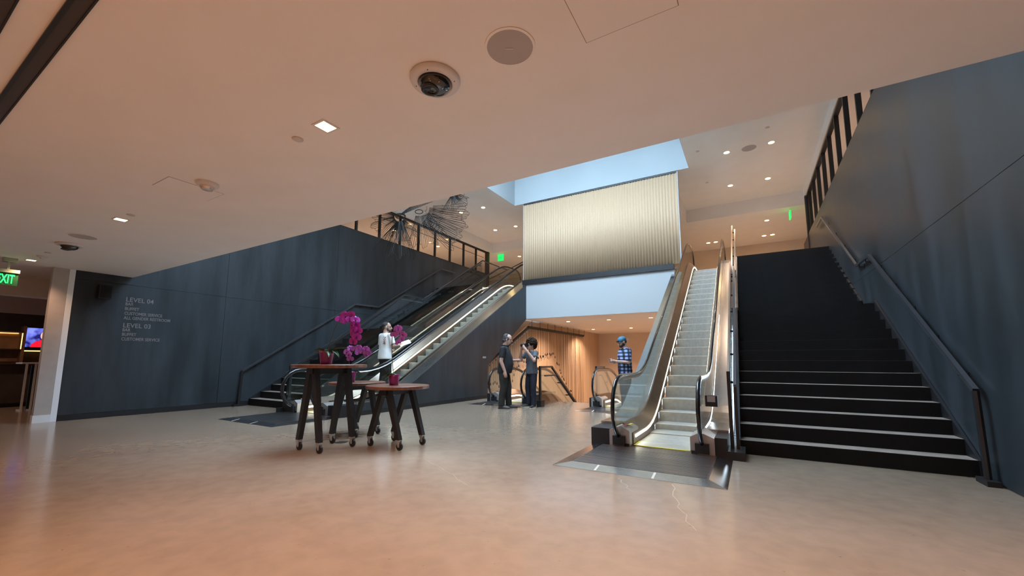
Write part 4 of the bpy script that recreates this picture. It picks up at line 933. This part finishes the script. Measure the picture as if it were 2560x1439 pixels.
# man in plaid shirt and cap, looking at a phone
def plaid():
    m, nt, b_ = nodemat('plaid'); L = nt.links.new; tc = nt.nodes.new('ShaderNodeTexCoord'); mp = nt.nodes.new('ShaderNodeMapping'); mp.inputs['Rotation'].default_value = (0, 0, -YAW)
    L(tc.outputs['Object'], mp.inputs[0]); cols = []
    for ax, sc in (('X', 3.6), ('Z', 3.6)):
        w_ = nt.nodes.new('ShaderNodeTexWave'); w_.bands_direction = ax; w_.inputs['Scale'].default_value = sc; w_.wave_profile = 'SIN'; L(mp.outputs[0], w_.inputs['Vector'])
        cr = nt.nodes.new('ShaderNodeValToRGB'); e = cr.color_ramp.elements; e[0].position = .38; e[0].color = (.09, .11, .15, 1); e[1].position = .62; e[1].color = (.82, .86, .95, 1); L(w_.outputs['Fac'], cr.inputs[0]); cols.append(cr)
    mu = nt.nodes.new('ShaderNodeMixRGB'); mu.blend_type = 'MULTIPLY'; mu.inputs[0].default_value = 1; L(cols[0].outputs[0], mu.inputs[1]); L(cols[1].outputs[0], mu.inputs[2])
    m2 = nt.nodes.new('ShaderNodeMixRGB'); m2.blend_type = 'MULTIPLY'; m2.inputs[0].default_value = 1; m2.inputs[2].default_value = (.55, .62, .80, 1); L(mu.outputs[0], m2.inputs[1])
    L(m2.outputs[0], b_.inputs['Base Color']); b_.inputs['Roughness'].default_value = .85; return m
CAP = mat('blue_cap', (.045, .16, .24), .6, noise_amt=.15, scale=30)
def hair3(F, H, HE):
    b = MB(); HE(b, (0, -.012, .050), (.088, .108, .080)); q = remesh(b, 'cap', CAP, F.t, .009, 2)
    br = MB(); vs = []; N = 12
    for i in range(N+1):
        a = math.pi*(.18+.64*i/N); vs += [H(.075*math.cos(a), -.095-.0*math.sin(a), .018), H(.085*math.cos(a), -.10-.075*math.sin(a), .006), H(.085*math.cos(a), -.10-.075*math.sin(a), .000), H(.075*math.cos(a), -.095, .010)]
    fs = []
    for i in range(N): k = i*4; fs += [(k, k+1, k+5, k+4), (k+1, k+2, k+6, k+5), (k+2, k+3, k+7, k+6), (k+3, k, k+4, k+7)]
    br.add(vs, fs).build('brim', CAP, q)
    g = MB()
    for sd in (-1, 1): HE(g, (sd*.035, .098, .052), (.030, .010, .018), 10, 6)
    g.build('sunglasses', mat('lens_black', (.01, .01, .012), .08), q)
    c = MB(); HE(c, (0, .062, -.070), (.052, .048, .040)); HE(c, (.052, .02, -.045), (.016, .04, .045)); HE(c, (-.052, .02, -.045), (.016, .04, .045)); remesh(c, 'beard', BEARD, F.t, .009, 2)
    d = MB(); HE(d, (0, -.06, -.01), (.075, .045, .05)); remesh(d, 'hair', HAIRD, F.t, .009, 2)
F3 = Fig((-2.71, 10.30, 0), -IRV*.97-AWAY*.2, 1.84, 'man in plaid shirt and blue backward cap looking down at his phone', lean=.03)
H3_ = person(F3, [((-.20, 0, 1.41), (-.24, .04, 1.14), (-.075, .30, 1.16), (.15, 1, .15), (.6, .1, .8), .9), ((.20, 0, 1.41), (.25, .03, 1.14), (.07, .29, 1.15), (-.15, 1, .15), (-.6, .1, .8), .9)],
       (0, .055, 1.632), 24, 0, [(0, .01, .80, .19, .145), (0, .015, .90, .195, .155), (0, .02, 1.05, .19, .155), (0, .01, 1.2, .19, .145), (0, 0, 1.34, .20, .13), (0, -.005, 1.43, .17, .10), (0, -.01, 1.49, .085, .07)],
       .88, plaid(), mat('grey_jeans', (.07, .08, .10), .8, noise_amt=.2, scale=20), [(-.10, .0, 0, -.15), (.10, .02, 0, .15)], mat('shoe_brown', (.06, .04, .03), .6), mat('sole_dark', (.05, .045, .04), .8), SKIN, hair3, thick=1.05)
t = thing('phone', F3.W((0, .42, 1.20)), 'black phone in the hands of the man in plaid', 'phone')
b = MB(); b.bar(F3.W((-.04, .385, 1.20)), F3.W((.04, .385, 1.20)), .075, .010, up=(0, 0, 1)); b.build('case', BLACKS, t)
b = MB(); b.bar(F3.W((-.035, .385, 1.207)), F3.W((.035, .385, 1.207)), .066, .002); b.build('display', mat('phone_glass', (.02, .02, .025), .08), t)
b = MB(); b.tube([F3.W((.085, .245, 1.13)), F3.W((.085, .265, 1.135))], .034*F3.k, 14); b.build('watch', mat('watch_steel', (.6, .6, .6), .3, .8), F3.t)
# man in white riding the left escalator
def hair4(F, H, HE):
    b = MB(); HE(b, (0, -.022, .045), (.080, .094, .083)); HE(b, (0, -.062, -.015), (.066, .045, .055)); remesh(b, 'hair', mat('hair_buzz', (.035, .027, .024), .8, noise_amt=.2, scale=50), F.t, .009, 3)
    c = MB(); HE(c, (0, .064, -.072), (.050, .044, .036)); HE(c, (.056, .02, -.05), (.012, .035, .04)); HE(c, (-.056, .02, -.05), (.012, .035, .04)); remesh(c, 'beard', BEARD, F.t, .009, 2)
zst = fL(7.62)
steps_y = [o for o in EL.children if o.name.startswith('step')]
best = min(steps_y, key=lambda o: abs((o.location+EL.location).y-7.50)); zst = (best.location+EL.location).z; yst = (best.location+EL.location).y+.16
WTEE = mat('white_tee', (.78, .76, .73), .85, noise_amt=.05, scale=10)
F4 = Fig((-8.40, yst, zst), Vector((.15, 1, 0)), 2.25-zst, 'man in white T-shirt and black trousers standing on the left escalator with papers')
H4_ = person(F4, [((-.19, 0, 1.42), (-.25, .02, 1.14), (-.16, .22, 1.06), (.3, 1, .0), (.8, 0, .3), .7), ((.19, 0, 1.42), (.25, .06, 1.16), (.20, .28, 1.20), (.0, 1, .1), (-.5, 0, .9), .7)],
       (.0, .02, 1.632), 0, 42, [(0, .0, .84, .208, .152), (0, .0, .96, .20, .146), (0, .0, 1.10, .18, .132), (0, 0, 1.30, .198, .130), (0, -.005, 1.40, .195, .110), (0, -.01, 1.45, .15, .09), (0, -.012, 1.485, .08, .068)],
       .80, WTEE, mat('black_trousers', (.010, .010, .012), .8, noise_amt=.3, scale=15), [(-.09, .0, 0, -.15), (.09, .02, 0, .15)], mat('shoe_black', (.015, .015, .016), .5), mat('sole_dark', (.05, .045, .04), .8), SKIN2, hair4, thick=1.02)
b = MB()                                     # faded print across the right shoulder blade
rd = random.Random(4)
for k in range(26):
    r_ = .06+rd.uniform(0, .10); u_ = 1.20+rd.uniform(0, .20); b.ball(F4.W((r_, -.118+.02*abs(r_-.1)*5, u_)), (.013, .013, .010), 6, 4)
b.build('shirt_print', mat('print_rust', (.34, .16, .13), .8, noise_amt=.4, scale=20), F4.t)
t = thing('papers', F4.W((.20, .40, 1.22)), 'white sheets of paper held out by the man on the escalator', 'paper')
for k in range(3):
    b = MB(); c = F4.W((.22, .40, 1.24+.006*k)); a1 = (F4.r*.85-F4.f*.25+Vector((0, 0, -.35))).normalized(); a2 = (F4.f*.8+F4.r*.2+Vector((0, 0, .30))).normalized(); n_ = a1.cross(a2).normalized()*.001
    q = [c-a1*.11-a2*.14, c+a1*.13-a2*.15, c+a1*.13+a2*.14, c-a1*.11+a2*.15]; o_ = a2*.012*k
    b.add([p+o_+n_ for p in q]+[p+o_-n_ for p in q], [(0, 1, 2, 3), (7, 6, 5, 4), (0, 4, 5, 1), (1, 5, 6, 2), (2, 6, 7, 3), (3, 7, 4, 0)]).build('sheet', mat('paper_white', (.85, .85, .84), .8), t)
# ---------------------------------------------------------------- ceiling lights of the place, plus added fill downlights
def spot(name, parent, loc, watts, ang=120, col=WARM, r=.05):
    l = bpy.data.lights.new(name, 'SPOT'); l.energy = watts; l.color = col; l.spot_size = math.radians(ang); l.spot_blend = .7; l.shadow_soft_size = r
    o = bpy.data.objects.new(name, l); COL.objects.link(o); o.parent = parent; o.location = Vector(loc)-wloc(parent); return o
TRIM = mat('light_trim', (.75, .72, .70), .6)
def downlight(x, y, z, watts, label, group, square=False, r=.05, ang=125, double=False, col=WARM):
    t = thing('downlight', (x, y, z), label, 'light', group)
    if square:
        b = MB()
        for a in ((-.072, .072, -.072, -.055), (-.072, .072, .055, .072), (-.072, -.055, -.055, .055), (.055, .072, -.055, .055)): b.box(x+a[0], x+a[1], y+a[2], y+a[3], z-.006, z)
        b.build('trim', TRIM, t); boxo('lens', LAMP, t, x-.055, x+.055, y-.055, y+.055, z-.004, z-.002)
    else:
        for dx in ((-.16, .16) if double else (0,)):
            MB().lathe([(r+.02, -.001), (r+.02, -.006), (r, -.006), (r, -.001)], (x+dx, y, z), 20).build('trim', TRIM, t)
            MB().lathe([(r, -.003), (0.001, -.003)], (x+dx, y, z), 20).build('lens', LAMP, t)
    spot('lamp', t, (x, y, z-.03), watts, ang, col)
    return t
GL = 'square downlights of the low ceiling'
nm = {-2.72: 'nearest to the dome camera', -6.88: 'beyond the access panel', -11.16: 'farthest, close to the exit sign'}
for x in (1.3, -2.72, -6.88, -11.16):
    for y in (1.80, -1.6, -4.8):
        seen = y == 1.8 and x < 1  # all others are out of view, added as fill light
        downlight(x, y, LOW, P_LOW*{1.3: 1.15, -2.72: 1.05, -6.88: .30, -11.16: .18}[x], ('small square ceiling downlight, '+nm[x]) if seen else 'square ceiling downlight behind the viewpoint', GL if seen else 'square downlights behind the viewpoint', True)  # those behind the viewpoint are added unseen fill lamps
for x, a in ((-.26, 'left'), (.87, 'right')):
    for y, c in ((13.13, 'near'), (15.78, 'far')):
        downlight(x, y, TOP, P_HIGH*1.1, f'round downlight in the high ceiling right of the skylight, {c} {a} of four', 'round downlights above the right stairs', r=.075, ang=95, col=(1., .72, .54))
for x, a in ((-10.18, 'left'), (-9.06, 'right')):
    for y, c in ((13.13, 'near'), (15.8, 'far')):
        downlight(x, y, TOP, P_HIGH, f'round downlight in the high ceiling left of the skylight, {c} {a} of four', 'round downlights above the left stairs', r=.075, ang=95, col=(1., .72, .54))
for x, y, lb_ in ((.9, 18.9, 'round downlight near the right exit sign'), (-10.6, 18.9, 'round downlight near the left exit sign'), (-13.2, 12.3, 'round downlight behind the left glass guard, near post'), (-13.2, 15.2, 'round downlight behind the left glass guard, far post'), (4.6, 12.5, 'round downlight behind the slatted guard')):
    downlight(x, y, TL if y > 17 or x < -11 else TL+.25, P_HIGH*(2.4 if x < -11 or x > 3 else .38), lb_, 'round downlights of the upper hall', r=.075)
for x, lb_ in ((-1.27, 'twin downlight above the top of the right escalator'), (1.02, 'twin downlight above the top of the black stairs'), (-8.8, 'twin downlight above the top of the left escalator')):
    downlight(x, 21.2, TL, P_HIGH*.5, lb_, 'twin downlights near the upper back wall', r=.08, double=True)
for x, y, lb_ in ((-6.34, 15.4, 'front left'), (-4.68, 15.5, 'front right'), (-6.8, 19.8, 'rear left'), (-4.9, 19.8, 'rear right'), (-3.1, 15.5, 'hidden front'), (-3.1, 19.8, 'hidden rear')):
    downlight(x, y, SOF, P_BACK, f'round downlight over the well, {lb_}', 'downlights of the ceiling over the well', r=.07, ang=140, col=(1.0, .70, .50))

for x, y, lb_ in ((-15.3, 2.0, 'round downlight over the front of the bar'), (-16.9, 3.6, 'round downlight close to the back bar')):  # lamps added to lift the dark ceiling of the bar
    downlight(x, y, LOW+.06, 70, lb_, 'downlights over the bar', r=.05, ang=150)  # added lamps to brighten the bar
